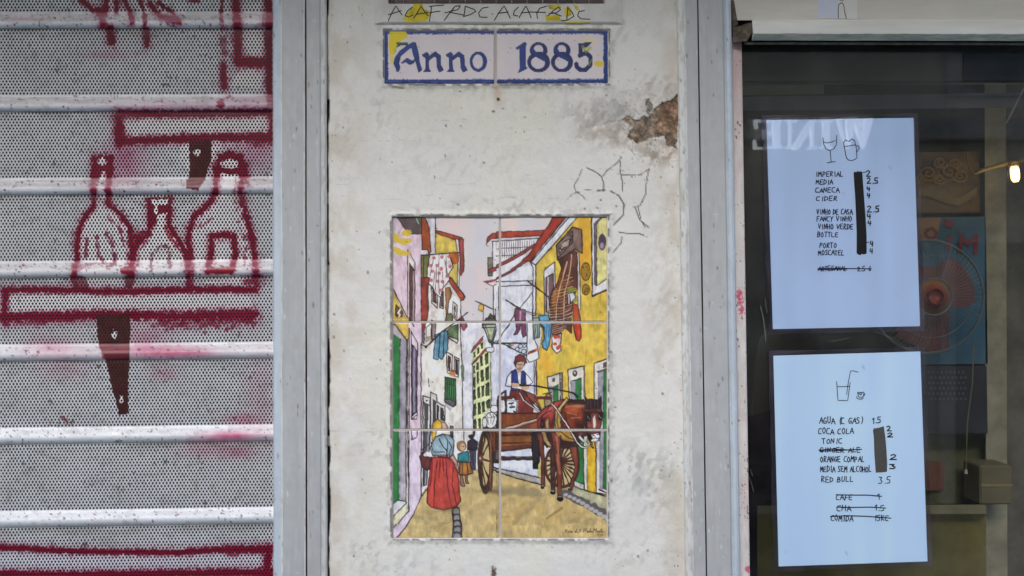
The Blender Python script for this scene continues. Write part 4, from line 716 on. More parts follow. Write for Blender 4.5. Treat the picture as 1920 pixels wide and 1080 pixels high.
MB().quadbox([(IL-4, T), (IR+4, T), (IR+4, 10), (IL-4, 10)], -8, -12).build('mosaic_backing', M_grout, niche)
n = 0
for r in range(2):
    xk = IL+1.5
    while xk < IR-6:
        w = 29 if 2 <= n % 20 else 14
        if xk+w > IR: w = IR-xk-1
        m_ = M_mos[1] if (xk < 800 or xk > 1075) and random.random() < .7 else M_mos[0]
        y1 = 5.5-r*31; y0 = y1-28
        MB().quadbox([(xk, y0), (xk+w-2.2, y0), (xk+w-2.2, y1), (xk, y1)], -3+random.uniform(-.5, .5), -7.5).build('mosaic_tile', m_, niche); xk += w; n += 1
ink = MB(); v = lambda q: [(690+a/3.918, b/3.918) for a, b in q]; dk = 5.4
ST = [[(148, 155), (175, 95), (205, 42), (225, 75), (250, 110)], [(150, 108), (245, 78)], [(325, 52), (290, 80), (272, 115), (300, 125), (330, 110)], [(335, 135), (370, 80), (390, 45), (415, 85), (440, 115)], [(355, 105), (440, 92)],
      [(468, 45), (460, 100), (452, 155)], [(450, 48), (500, 42), (555, 38)], [(458, 92), (530, 82)], [(565, 92), (570, 94)], [(560, 150), (600, 95), (640, 45), (680, 42), (660, 70), (575, 92)], [(610, 92), (700, 110)], [(715, 45), (705, 118)], [(715, 45), (780, 70), (792, 85), (750, 108), (700, 122)],
      [(882, 52), (840, 60), (812, 95), (822, 125), (875, 128)], [(912, 102), (916, 104)], [(928, 150), (960, 95), (1000, 42), (1022, 85), (1045, 135)], [(955, 98), (1030, 88)], [(1105, 52), (1075, 80), (1068, 110), (1100, 118)], [(1110, 130), (1135, 85), (1160, 42), (1180, 85), (1198, 130)], [(1125, 95), (1200, 88), (1305, 92)],
      [(1312, 45), (1262, 60), (1240, 95), (1245, 135)], [(1320, 118), (1365, 75), (1400, 52), (1415, 70), (1385, 95), (1330, 100)], [(1355, 92), (1420, 118)], [(1468, 48), (1460, 150), (1420, 152)], [(1468, 60), (1500, 90), (1512, 120), (1465, 148)], [(1590, 78), (1550, 85), (1540, 115), (1562, 138), (1630, 142)]]
for k, q in enumerate(ST):
    q = v(subdiv(q)); ribbon(ink, q, 1.9, 5.1+.05*(k % 6))
ink.build('scrawled_letters', plain('black_marker', (38, 34, 34), .5, .3), niche)
yel = MB(); yel2 = MB()
def daub(q, d):
    q = v(q); cx = sum(a for a, b in q)/len(q); cy = sum(b for a, b in q)/len(q); o = []
    for k in range(len(q)):
        a, b = q[k]; a2, b2 = q[(k+1) % len(q)]
        for t in (0, .33, .66): o.append((a+(a2-a)*t+random.uniform(-1.2, 1.2), b+(b2-b)*t+random.uniform(-1.2, 1.2)))
    (yel if cx < 900 else yel2).add([P(cx, cy, d)]+[P(a, b, d) for a, b in o], [(0, k+1, (k+1) % len(o)+1) for k in range(len(o))])
daub([(345, 25), (400, 25), (405, 60), (470, 95), (420, 160), (310, 165), (250, 145), (280, 100), (310, 70)], 5.0); daub([(1315, 32), (1400, 34), (1420, 60), (1340, 70)], 4.99); daub([(1300, 110), (1400, 105), (1420, 150), (1310, 155)], 5.01); daub([(1440, 60), (1480, 50), (1500, 110), (1450, 130)], 4.98); daub([(1500, 28), (1540, 50), (1560, 80), (1525, 75)], 5.02); daub([(1420, 146), (1600, 144), (1650, 158), (1600, 168), (1440, 166)], 4.97)
M_yel = plain('yellow_paint', (208, 188, 44), .6, .3, var=.25, scale=90)
yel.build('yellow_paint_daub', M_yel, niche); yel2.build('yellow_paint_daub', M_yel, niche)

# ================================================================ ROLLER SHUTTER
M_shut = vcol_mat('painted_shutter_steel', rough=.42, spec=.4, bump=(350, .12, .0006), var=.06, vscale=260)
shutter = thing('roller_shutter', 'grey perforated roller shutter sprayed with dark red bottles on shelves', 'shutter', P(256, 1300, -25))
RED = (132, 22, 50); RD2 = (118, 22, 46); BRN = (88, 40, 40); WHT = (240, 238, 239)
def graffiti(c):
    x, y = c.X, c.Y; p, el = c.poly, c.ell
    def l(pts, w, col, a=1.0, soft=1.6, spk=2, seed=0, breaks=0.0):
        if col in (RED, RD2) and w > 8: c.line(pts, w*1.25, col, .5*a, 5, spk=7, seed=seed+3, breaks=max(breaks, .4)); c.line(pts, w*2.2, (150, 50, 92), .16*a, 14, spk=4)
        c.line(pts, w*.97, col, a, soft+.8, spk*1.25, seed, breaks)
    c.C *= (1+.09*(fbm(x/70, y/40, 201, 4)-.5)+.06*(fbm(x/8, y/8, 202, 3)-.5))[:, None]
    d = smooth(.6, .75, fbm(x/16, y/10, 203, 4)); c.put(np.arange(len(x)), d*.25, (140, 138, 134))
    d = vnoise(x/3.2, y/4.5, 204)*smooth(.4, .65, fbm(x/60, y/45, 205, 3)); i = np.nonzero(d > .86)[0]; c.put(i, np.full(len(i), .65), (66, 58, 60))
    c.wobble(2.0, 7, 206)
    V1 = lambda: c.view(0, 0, 3); V2 = lambda: c.view(0, 260, 3); V3 = lambda: c.view(0, 560, 2.077)
    V1()
    for a, b, r1, r2, al in [(700, 920, 130, 120, .45), (720, 880, 40, 60, .3), (600, 310, 160, 25, .25), (120, 110, 120, 12, .25), (1450, 850, 120, 120, .4), (1480, 100, 80, 60, .25), (860, 640, 300, 40, .2), (1400, 570, 120, 30, .35), (1000, 585, 420, 16, .25)]: c.haze(a, b, r1, r2, (176, 70, 112), al)
    V3()
    for a, b, r1, r2, al in [(620, 205, 180, 26, .75), (700, 212, 130, 14, .6), (560, 150, 90, 40, .4), (200, 190, 110, 40, .4), (900, 535, 110, 18, .85), (940, 470, 70, 20, .5), (820, 580, 120, 40, .35), (930, 600, 50, 20, .5), (250, 280, 90, 40, .25), (1010, 380, 60, 200, .2), (640, 290, 60, 30, .3)]: c.haze(a, b, r1, r2, (186, 54, 96), al*.75)
    # whites under the red
    V1()
    for q in [[(600, 0), (640, 0), (640, 140), (610, 150)], [(665, 60), (700, 55), (720, 110), (680, 110)], [(740, 90), (800, 100), (800, 150), (745, 145)], [(830, 110), (930, 120), (940, 150), (820, 150)], [(1365, 20), (1470, 20), (1475, 130), (1370, 140)], [(1360, 170), (1480, 165), (1480, 320), (1370, 310)], [(1350, 390), (1480, 380), (1470, 500), (1300, 480)], [(800, 0), (850, 60), (810, 60)], [(980, 20), (1060, 20), (1040, 80), (990, 60)]]: p(q, WHT, .85)
    p([(695, 680), (740, 665), (1515, 648), (1515, 745), (1000, 758), (730, 778), (700, 745)], WHT)
    for q in [[(1010, 790), (1070, 790), (1060, 960), (1010, 900)], [(1190, 800), (1260, 795), (1210, 870), (1185, 1000)]]: p(q, WHT, .8)
    V2()
    for q in [[(540, 110), (615, 110), (605, 370), (710, 470), (735, 560), (730, 700), (660, 820), (500, 830), (430, 700), (440, 560), (470, 470), (535, 380)], [(850, 340), (950, 340), (945, 480), (1040, 640), (1050, 720), (990, 760), (860, 760), (760, 740), (755, 610), (840, 540), (870, 470)], [(1225, 130), (1355, 130), (1350, 300), (1410, 560), (1430, 740), (1350, 830), (1170, 820), (1075, 740), (1065, 530), (1110, 440), (1215, 330)]]: p(q, WHT, .88)
    p([(45, 885), (1400, 868), (1430, 965), (900, 975), (60, 975)], WHT, .95)
    V3(); p([(0, 992), (1025, 998), (1025, 1060), (0, 1058)], (216, 218, 226), .95)
    # red lines
    V1(); S2 = dict(soft=1.6, spk=2.4)
    for q, w in [([(460, 0), (520, 55), (590, 75), (600, 0)], 10), ([(560, 60), (580, 140)], 12), ([(655, 0), (655, 60)], 9), ([(700, 0), (735, 80), (740, 130)], 9), ([(785, 0), (815, 80), (815, 150)], 8), ([(840, 20), (900, 90), (1005, 128)], 11), ([(890, 15), (960, 60), (1000, 110)], 8), ([(1060, 5), (1120, 8)], 6), ([(1250, 0), (1245, 130)], 7)]: l(q, w, RED, 1, 1.6, spk=1.8)
    l([(615, 165), (628, 235)], 16, RD2, 1, 1.5, spk=1.5); l([(822, 165), (825, 255)], 11, RD2, 1, 1.5, spk=2)
    l([(1330, 0), (1340, 345)], 15, RED, 1, 1.6, spk=2); l([(1345, 350), (1540, 352)], 18, RED, 1, 1.6, spk=2); l([(1516, 0), (1515, 150)], 16, RED, 1, 2, spk=3); l([(1515, 150), (1520, 560)], 18, RD2, 1, 1.6, spk=2)
    l([(1258, 160), (1258, 500)], 9, RED, .85, 2, spk=4, breaks=.42); l([(1258, 380), (1262, 490)], 12, RED, 1, 2, spk=2); el(1240, 585, 22, 26, RED, 1, .2, spk=.2); l([(1250, 560), (1300, 540)], 5, RED, .8, 2, spk=2)
    l([(1315, 200), (1330, 300)], 8, RED, .7, 2, spk=4, breaks=.45)
    l([(675, 640), (900, 642), (1200, 638), (1545, 632)], 14, RED, 1, 2, spk=3); l([(668, 650), (672, 800)], 17, RED, 1, 2, spk=3.5); l([(680, 795), (900, 785), (1200, 772), (1545, 768)], 15, RED, 1, 2, spk=3); l([(1525, 640), (1525, 780)], 10, RED, .9, 2, spk=3); l([(1430, 790), (1530, 800)], 12, RED, .7, 2, spk=6)
    p([(1062, 790), (1192, 788), (1185, 900), (1152, 1010), (1112, 1072), (1048, 1062), (1068, 950)], BRN, var=.18); el(1110, 858, 19, 21, WHT, 1, .2, spk=.15); p([(1050, 1010), (1150, 1010), (1110, 1072), (1048, 1062)], (112, 34, 38), .7)
    V2()
    l([(530, 108), (630, 108)], 9, RED, 1, 1.6, spk=2); p([(525, 105), (632, 105), (622, 210), (612, 320), (588, 300), (602, 190), (575, 182), (555, 240), (528, 250)], RED, .95); el(574, 128, 32, 21, WHT, 1, .15, spk=.2)
    l([(532, 110), (522, 250), (532, 370), (470, 450), (438, 540), (432, 640), (432, 700), (415, 760), (418, 830)], 10.5, RED, 1, 1.6, spk=2.2); l([(630, 110), (612, 250), (606, 365), (680, 430), (730, 500), (738, 580), (738, 700), (725, 830)], 10.5, RED, 1, 1.6, spk=2.2)
    l([(610, 440), (680, 520), (695, 600)], 5, RED, .8, 1.5, spk=2, breaks=.4); l([(545, 560), (555, 660), (600, 720), (645, 700), (640, 610), (600, 530)], 7, (130, 40, 66), .85, 2, spk=3, breaks=.3); l([(488, 560), (484, 660)], 7, (130, 40, 66), .85, 2, spk=2); l([(440, 740), (500, 705), (560, 700)], 6, (150, 70, 90), .7, 2, spk=3); el(708, 742, 34, 24, (140, 22, 40), 1, .15, spk=.1)
    el(575, 720, 20, 10, WHT, .9, .4)
    l([(838, 345), (846, 470), (825, 545), (765, 600), (745, 690), (740, 800)], 10, RED, 1, 1.6, spk=2.2); l([(955, 340), (952, 490), (1000, 565), (1045, 640), (1062, 740)], 10, RED, 1, 1.6, spk=2.2); l([(830, 338), (968, 340)], 8, RED, 1, 1.6, spk=2.5); p([(845, 372), (950, 372), (940, 410), (890, 430), (872, 480), (845, 500)], RED, .95); p([(852, 342), (945, 340), (940, 370), (888, 376), (882, 425), (870, 425), (868, 376), (855, 366)], WHT); l([(745, 560), (800, 530), (740, 640)], 9, RED, .9, 2, spk=3)
    l([(880, 460), (840, 560), (790, 620)], 5, RED, .8, 1.5, spk=2, breaks=.35); l([(930, 500), (960, 570), (1000, 610)], 5, (170, 40, 60), .8, 1.5, spk=2); l([(848, 740), (852, 660), (890, 620), (935, 600), (958, 650), (950, 720)], 6, (120, 50, 70), .8, 2, spk=3, breaks=.35); l([(770, 720), (780, 660)], 5, RED, .6, 2, spk=2)
    l([(1222, 175), (1240, 115), (1290, 90), (1345, 112), (1372, 175)], 16, RED, 1, 1.6, spk=3); p([(1225, 165), (1360, 165), (1360, 200), (1225, 205)], RED); el(1292, 136, 46, 19, WHT, 1, .15, spk=.2); p([(1228, 205), (1240, 195), (1335, 202), (1335, 285), (1222, 285)], WHT); l([(1215, 170), (1212, 300), (1185, 360), (1095, 435), (1062, 520), (1068, 640), (1060, 760), (1065, 830)], 11, RED, 1, 1.6, spk=2.5); l([(1370, 170), (1352, 300), (1385, 430), (1418, 560), (1438, 700), (1440, 830)], 12, RED, 1, 1.6, spk=3); l([(1375, 150), (1390, 250)], 9, RED, .7, 2, spk=5)
    l([(1190, 548), (1312, 545), (1326, 650), (1300, 742), (1168, 745), (1185, 640), (1190, 548)], 12, RED, 1, 1.6, spk=2.2); l([(1170, 742), (1300, 742)], 13, (140, 20, 36), 1, 1.5, spk=1.5); l([(1315, 300), (1330, 400)], 4, RED, .7, 1.5, spk=2, breaks=.4); l([(1190, 450), (1100, 510)], 6, RED, .7, 2, spk=3, breaks=.4); l([(1340, 470), (1385, 600), (1375, 720)], 5, RED, .75, 2, spk=3, breaks=.42); l([(1080, 700), (1085, 830)], 7, RED, .8, 2, spk=3); l([(1390, 800), (1460, 790)], 14, RED, .7, 2, spk=6)
    l([(20, 852), (400, 850), (700, 862), (1000, 850), (1440, 850)], 12, RED, 1, 1.8, spk=2.6); l([(33, 860), (22, 1000)], 12, RED, 1, 1.6, spk=2); l([(10, 1003), (300, 1000), (600, 992), (1000, 996), (1430, 985)], 17, RED, 1, 2, spk=4); l([(900, 1030), (1420, 1010)], 20, RED, .75, 2.5, spk=9, breaks=.44); l([(20, 1040), (450, 1015)], 10, RED, .7, 2, spk=6, breaks=.46)
    p([(425, 775), (480, 775), (500, 835), (415, 840)], (110, 30, 46), .7); p([(700, 775), (750, 775), (745, 840), (700, 840)], (100, 34, 46), .8)
    V3(); p([(372, 62), (502, 62), (508, 120), (502, 300), (500, 442), (490, 455), (462, 450), (440, 360), (412, 240), (385, 180)], (84, 44, 44), var=.18); p([(385, 180), (500, 180), (490, 235), (400, 235)], (130, 24, 44), .6)
    for a, b in [(445, 140), (472, 395)]: el(a, b, 9, 15, WHT, 1, .2, spk=.5)
    l([(240, 460), (262, 480)], 4, RED, .9, 1.5, spk=2); el(450, 522, 26, 8, WHT, .8, .4)
    for k in range(26): el(random.uniform(620, 1000), random.uniform(60, 130), random.uniform(4, 10), random.uniform(3, 9), RED, .6, .4, spk=.5)
    l([(0, 968), (300, 985), (700, 988), (880, 975), (1065, 968)], 11, RED, 1, 1.5, spk=1.6); l([(900, 985), (1065, 975)], 12, RED, .9, 2, spk=3); l([(1042, 975), (1046, 1090)], 14, RED, 1, 1.6, spk=2.5); l([(0, 1074), (400, 1076), (1060, 1066)], 16, RED, 1, 2, spk=3)
    c.view(0, 0, 1); rs2 = np.random.RandomState(9)
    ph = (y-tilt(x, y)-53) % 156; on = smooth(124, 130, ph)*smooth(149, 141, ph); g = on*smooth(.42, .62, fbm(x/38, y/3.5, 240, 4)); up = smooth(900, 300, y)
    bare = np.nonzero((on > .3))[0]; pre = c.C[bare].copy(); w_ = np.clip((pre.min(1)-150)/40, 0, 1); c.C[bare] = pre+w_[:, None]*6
    c.put(np.arange(len(x)), on*(.08+up*.34)+g*(.10+.12*up), (150, 142, 142)); i = np.nonzero(on*fbm(x/5, y/2.5, 241, 3) > .72)[0]; c.put(i, np.full(len(i), .5), (84, 70, 74))  # bead grime, plus overhang shade painted into the upper beads
    c.put(np.arange(len(x)), smooth(0, 3, ph)*smooth(22, 4, ph)*smooth(.35, .6, fbm(x/50, y/9, 242, 3))*.35, (138, 136, 128))  # shadow below each bead, painted as a patchy darker band
    for k in range(160):
        b = 53+156*rs2.randint(0, 7)-rs2.uniform(4, 26); c.ell(rs2.uniform(0, 512), b, rs2.uniform(.8, 2.6), rs2.uniform(.8, 2.2), (64, 42, 48) if k % 3 else (110, 26, 44), .8, .6)
    for k in range(22): px = rs2.uniform(20, 500); py = rs2.uniform(60, 1000); c.line([(px, py), (px+rs2.uniform(-4, 4), py+rs2.uniform(4, 11))], 1.6, (60, 48, 50), .8, 1)

BASE = (209, 212, 216); tilt = lambda X_, Y_: -(0.5+.0078*np.clip(Y_, 0, 1300))*X_/512.0
PITCH, ROW = 6.53, 5.65; X0, X1 = -520, 524; DF = -25
PROF = [(-1, 0), (2, .5), (5, 2.0), (8, 4.4), (11, 7.0), (13, 8.6), (15, 10), (17, 11), (19, 11.4), (21, 11.2), (23, 10.5), (25, 9.2), (27, 7.3), (28.6, 5.3), (29.8, 3.2), (30.6, 1.2), (30.8, .3)]
allV, allF, spans = [], [], []
ang = np.arange(12)*math.pi/6; hole = np.stack([np.cos(ang), np.sin(ang)], 1)*2.25
h2, r2_ = PITCH/2, ROW/2; t3 = h2*.5774
outer = np.array([(h2, 0), (h2, r2_*.6), (h2*.5, r2_), (0, r2_), (-h2*.5, r2_), (-h2, r2_*.6), (-h2, 0), (-h2, -r2_*.6), (-h2*.5, -r2_), (0, -r2_), (h2*.5, -r2_), (h2, -r2_*.6)])
cellF = np.array([(k, 12+k, 12+(k+1) % 12, (k+1) % 12) for k in range(12)])
for s in range(-1, 9):
    top = 53+156*(s-1)+.8; bot = 53+156*s; flat = bot-30.5-top
    nr = int(flat/ROW); y0 = top+(flat-nr*ROW)*.45; ncol = int((X1-X0)/PITCH)
    V2d = []; Fq = []; dd = []
    cx = []; cy = []
    for r in range(nr):
        off = h2 if r % 2 else 0
        cx.append(X0+off+PITCH*np.arange(ncol)); cy.append(np.full(ncol, y0+ROW*(r+.5)))
    cx = np.concatenate(cx); cy = np.concatenate(cy); nc = len(cx)
    jit = 1+.06*(np.random.RandomState(s+5).rand(nc)-.5)
    hv = hole[None]*jit[:, None, None]+np.stack([cx, cy], 1)[:, None]; ov = outer[None]+np.stack([cx, cy], 1)[:, None]
    v2 = np.concatenate([hv, ov], 1).reshape(-1, 2); f4 = (cellF[None]+24*np.arange(nc)[:, None, None]).reshape(-1, 4)
    V2d.append(v2); Fq.append(f4); dd.append(np.zeros(len(v2))); n0 = len(v2)
    # plain strips above and below the holes, then the rolled bead
    gx = np.arange(X0-4, X1+.1, 2.0); nx = len(gx)
    segs = [[(top-.2, 0), (top+.4, 0), (y0, 0)]]
    low = [(y0+nr*ROW, 0)]+[(bot-30.6+a, d) for a, d in PROF]
    fine = []
    for (a, d), (a2, d2) in zip(low[:-1], low[1:]):
        m = max(1, int(math.hypot(a2-a, d2-d)/1.8))
        fine += [(a+(a2-a)*t/m, d+(d2-d)*t/m) for t in range(m)]
    fine.append(low[-1]); segs.append(fine)
    for sg in segs:
        yy = np.array([q[0] for q in sg]); dv = np.array([q[1] for q in sg]); GX, GY = np.meshgrid(gx, yy); m = len(yy)
        ii = np.arange(m*nx).reshape(m, nx)+n0; V2d.append(np.stack([GX.ravel(), GY.ravel()], 1)); dd.append(np.repeat(dv, nx))
        Fq.append(np.stack([ii[:-1, :-1], ii[1:, :-1], ii[1:, 1:], ii[:-1, 1:]], -1).reshape(-1, 4)); n0 += m*nx
    spans.append((np.concatenate(V2d), np.concatenate(Fq), np.concatenate(dd)))
for s, (v2, f4, dv) in zip(range(-1, 9), spans):
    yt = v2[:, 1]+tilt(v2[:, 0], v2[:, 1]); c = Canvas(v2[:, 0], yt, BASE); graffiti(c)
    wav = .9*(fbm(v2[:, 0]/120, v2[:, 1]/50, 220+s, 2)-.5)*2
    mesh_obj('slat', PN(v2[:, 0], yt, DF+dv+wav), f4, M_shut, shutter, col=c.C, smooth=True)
# ================================================================ ALUMINIUM POSTS
def post(name, label, prof, shift, parts):
    t = thing(name, label, 'post', P((prof[0][0]+prof[-1][0])/2, 1300, 0), 'grey guide posts')
    ys_ = np.arange(-90, 1300.1, 3.0); rs3 = np.random.RandomState(int(prof[0][0])); marks = [(rs3.uniform(prof[0][0], prof[-1][0]), rs3.uniform(0, 1080), rs3.uniform(.7, 1.8), rs3.uniform(.8, 6), rs3.randint(3)) for k in range(80)]
    for pname, i0, i1, m in parts:
        a_, d_ = [], []
        for (a, d), (a2, d2) in zip(prof[i0:i1], prof[i0+1:i1+1]):
            k_ = max(1, int(math.hypot(a2-a, d2-d)/1.6)); a_ += [a+(a2-a)*q/k_ for q in range(k_)]; d_ += [d+(d2-d)*q/k_ for q in range(k_)]
        a_.append(prof[i1][0]); d_.append(prof[i1][1]); A_, Y_ = np.meshgrid(np.array(a_), ys_); D_ = np.tile(np.array(d_), (len(ys_), 1))
        X_ = A_+shift*Y_/1080+.5*(fbm(A_*0+i0, Y_/70, 501, 2)-.5); D_ = D_+.5*(fbm(A_/25, Y_/60, 502+i0, 2)-.5)*2
        c = Canvas(A_, Y_, ALU[m]); x, y = c.X, c.Y
        if m < 3:
            c.C *= (1+.05*(fbm(x/7, y/120, 503, 3)-.5)+.05*(fbm(x/20, y/24, 504, 4)-.5))[:, None]
            gr = smooth(.55, .72, fbm(x/9, y/26, 505, 4)); c.put(np.arange(len(x)), gr*.10, (128, 122, 116)); lt = smooth(.6, .74, fbm(x/5, y/40, 506, 4)); c.put(np.arange(len(x)), lt*.13, (205, 205, 205))
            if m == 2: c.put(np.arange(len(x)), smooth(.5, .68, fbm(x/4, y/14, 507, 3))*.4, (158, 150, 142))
            for mx_, my_, r1, r2, k_ in marks: c.ell(mx_, my_, r1, r2, [(88, 84, 82), (206, 206, 206), (120, 112, 108)][k_], .6, .7)
            for k in range(5): mx_ = rs3.uniform(prof[i0][0], prof[i1][0]); my_ = rs3.uniform(0, 1080); c.line([(mx_-8, my_), (mx_+rs3.uniform(0, 14), my_+rs3.uniform(-5, 5))], 1.1, (196, 196, 196), .5, 1)
        V = PN(X_.ravel(), Y_.ravel(), D_.ravel()); ny_, nx_ = A_.shape; ii = np.arange(nx_*ny_).reshape(ny_, nx_); F_ = np.stack([ii[:-1, :-1], ii[1:, :-1], ii[1:, 1:], ii[:-1, 1:]], -1).reshape(-1, 4)
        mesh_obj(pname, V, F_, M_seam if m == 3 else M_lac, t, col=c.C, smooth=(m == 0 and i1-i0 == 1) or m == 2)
    return t
ALU = [(166, 168, 169), (176, 186, 196), (200, 201, 199), (52, 50, 50)]  # palest tone is for the lips: edge highlights put into their colour
M_lac = vcol_mat('lacquered_aluminium', rough=.4, spec=.45, bump=(30, .06, .002), var=.03, vscale=90)
M_seam = plain('dark_seam', (52, 50, 50), .8, .2)
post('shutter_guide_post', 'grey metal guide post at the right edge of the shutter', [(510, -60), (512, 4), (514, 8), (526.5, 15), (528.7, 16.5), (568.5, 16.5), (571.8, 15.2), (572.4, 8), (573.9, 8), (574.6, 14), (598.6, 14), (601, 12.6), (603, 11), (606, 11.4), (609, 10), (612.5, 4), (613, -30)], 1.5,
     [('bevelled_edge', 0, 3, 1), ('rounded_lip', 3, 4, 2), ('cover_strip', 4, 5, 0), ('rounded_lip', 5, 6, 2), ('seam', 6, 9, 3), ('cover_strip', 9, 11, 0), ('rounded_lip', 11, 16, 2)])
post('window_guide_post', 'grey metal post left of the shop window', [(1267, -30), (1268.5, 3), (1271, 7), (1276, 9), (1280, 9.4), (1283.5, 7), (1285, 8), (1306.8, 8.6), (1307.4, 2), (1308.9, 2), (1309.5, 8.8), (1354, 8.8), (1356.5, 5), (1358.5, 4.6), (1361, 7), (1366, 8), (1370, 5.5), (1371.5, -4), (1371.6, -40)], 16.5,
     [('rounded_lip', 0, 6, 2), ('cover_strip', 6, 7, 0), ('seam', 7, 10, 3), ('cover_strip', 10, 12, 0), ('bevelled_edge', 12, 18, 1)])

# ================================================================ SHOP WINDOW
win_t = thing('shop_window', 'dark shop window with pinkish plaster reveal behind the paper menus', 'window', P(1650, 1300, -30))
xs = np.arange(1364, 1412.1, 1.5); ys = np.arange(70, 1300.1, 2.0); X, Y = np.meshgrid(xs, ys)
c = Canvas(X+16.5*Y/1080, Y, (202, 196, 192)); x, y = c.X, c.Y
c.C *= (1+.14*(fbm(x/9, y/30, 301, 4)-.5))[:, None]
c.put(np.arange(len(x)), smooth(320, 120, y)*.7, (186, 160, 158)); c.put(np.arange(len(x)), smooth(.5, .7, fbm(x/8, y/26, 303, 3))*.3, (190, 160, 158))
d = vnoise(x/2.6, y/3.4, 304)*smooth(.4, .6, fbm(x/20, y/40, 305, 3)); i = np.nonzero(d > .84)[0]; c.put(i, np.full(len(i), .8), (96, 70, 66))
c.view(0, 0, 1)
for a, b in [(1387, 548), (1389, 566), (1385, 560), (1390, 580), (1402, 1066)]: c.ell(a, b, 4, 7, (190, 60, 90), .7, .5, spk=.9)
q = X-1364; dep = np.where(q < 24, -9-q*.25, -15-(q-24)*1.6); dep = dep+1.2*(fbm(X/5, Y/9, 306, 3)-.5); XX = X+16.5*Y/1080
V = PN(XX.ravel(), Y.ravel(), dep.ravel()); nx, ny = len(xs), len(ys); i = np.arange(nx*ny).reshape(ny, nx)
keep = (X[:-1, :-1].ravel() < 1388.5)
Fq = np.stack([i[:-1, :-1], i[1:, :-1], i[1:, 1:], i[:-1, 1:]], -1).reshape(-1, 4)[keep]
mesh_obj('plaster_reveal', V, Fq, vcol_mat('pink_plaster', .85, .15, bump=(700, .4, .0006), var=.06, vscale=300), win_t, col=c.C, smooth=True)
M_glass = clear_mat('window_glass', 1.5, (.93, .95, .95), 1.0, veil=.03)  # veil puts the haze of street reflections into the glass colour
MB().quadbox([(1385.5, 78), (1990, 78), (1990, 1300), (1404, 1300)], -30, -36).build('glass_pane', M_glass, win_t)
M_rot = plain('rotten_wood', (64, 60, 55), .9, .1, var=.4, scale=120, c2=(110, 98, 86), bump=(200, .8, .002))
M_cream = plain('cream_painted_wood', (199, 196, 187), .55, .35, var=.08, scale=7, stretch=(1, 4, 6), bump=(120, .15, .001))
M_white = plain('white_painted_ledge', (208, 208, 202), .5, .4, var=.1, scale=12, stretch=(.6, 3, 5), bump=(90, .2, .001))
M_teal = plain('weathered_teal_paint', (112, 124, 122), .6, .35, var=.35, scale=45, c2=(150, 152, 146), stretch=(.6, 3, 3), bump=(150, .4, .001))
M_grey = plain('grey_window_bar', (140, 136, 130), .6, .3, var=.3, scale=60)
# fascia panel + ledge over the window
fas = thing('window_fascia', 'cream painted board and ledge over the shop window', 'fascia', P(1650, 80, 0))
MB().quadbox([(1371, -90), (1990, -90), (1990, 38), (1374, 38)], -4, -14).build('board', M_cream, fas)
mb = MB(); NX = 60; sec = [(37, -4), (37.4, 10), (39.5, 14), (61, 15), (63, 14.6), (75.5, 9.5), (76, -12)]
V = []
for k in range(NX+1):
    xx = 1412+(1990-1412)*k/NX; nz = (vnoise(np.array([xx/9.]), np.array([1.]), 5)[0]-.5)*1.0
    sl = (xx-1412)/508*2
    V += [P(xx+(2.5*math.sin(j*2.1) if k == 0 else 0), a+sl*(.6 if j > 2 else 0)+nz*(j in (4, 5))*1.2, d) for j, (a, d) in enumerate(sec)]
n = len(sec)
top_f = [(k*n+j, k*n+j+1, (k+1)*n+j+1, (k+1)*n+j) for k in range(NX) for j in range(0, 4)]+[tuple(range(n-1, -1, -1))]
mb.add(V, top_f); mb.build('ledge', M_white, fas)
mb = MB(); mb.add(V, [(k*n+j, k*n+j+1, (k+1)*n+j+1, (k+1)*n+j) for k in range(NX) for j in range(4, 6)]); mb.build('ledge_underside', M_teal, fas)
mb = MB(); mb.quadbox([(1374, 50), (1391, 48), (1392, 78), (1374, 79)], 3, -20); mb.quadbox([(1391, 47), (1404, 42), (1414, 46), (1411, 60), (1400, 78), (1391, 78)], 9, -16); mb.quadbox([(1372, 0), (1376, 0), (1384, 46), (1374, 50)], 1, -12); mb.build('rotten_end', M_rot, fas)
MB().quadbox([(1396, 79.2), (1990, 80.5), (1990, 85), (1396, 83.5)], -6, -30).build('glazing_bar', M_grey, fas)
MB().quadbox([(1396, 76.2), (1990, 77.8), (1990, 80.4), (1396, 79.1)], -12, -30).build('dark_strip', M_seam, fas)  # narrow dark strip below the ledge underside
# paper scrap on the fascia
st = thing('paper_sticker', 'small torn paper sticker with a pen line on the cream board above window', 'sticker', P(1570, 35, 0))
M_pap1 = plain('sticker_blue', (196, 200, 216), .7, .3, var=.04); M_pap2 = plain('sticker_white', (206, 206, 202), .7, .3, var=.04); M_ink = plain('ink', (46, 44, 60), .6, .2)
MB().quadbox([(1533, -60), (1571, -60), (1570.5, 34), (1533.5, 33.5)], -2.6, -3.9).build('blue_half', M_pap1, st); MB().quadbox([(1571.1, -60), (1607.5, -60), (1607, 35.5), (1570.7, 34.2)], -2.7, -3.9).build('white_half', M_pap2, st)
mb = MB(); ribbon(mb, subdiv([(1572, 34), (1571.5, 18), (1573, 8), (1579, 5), (1582, 10), (1584, 24), (1587, 35)]), 1.4, -2.3); ribbon(mb, [(1572, -2), (1578, 2), (1583, -1)], 1.2, -2.25); mb.build('pen_line', M_ink, st)

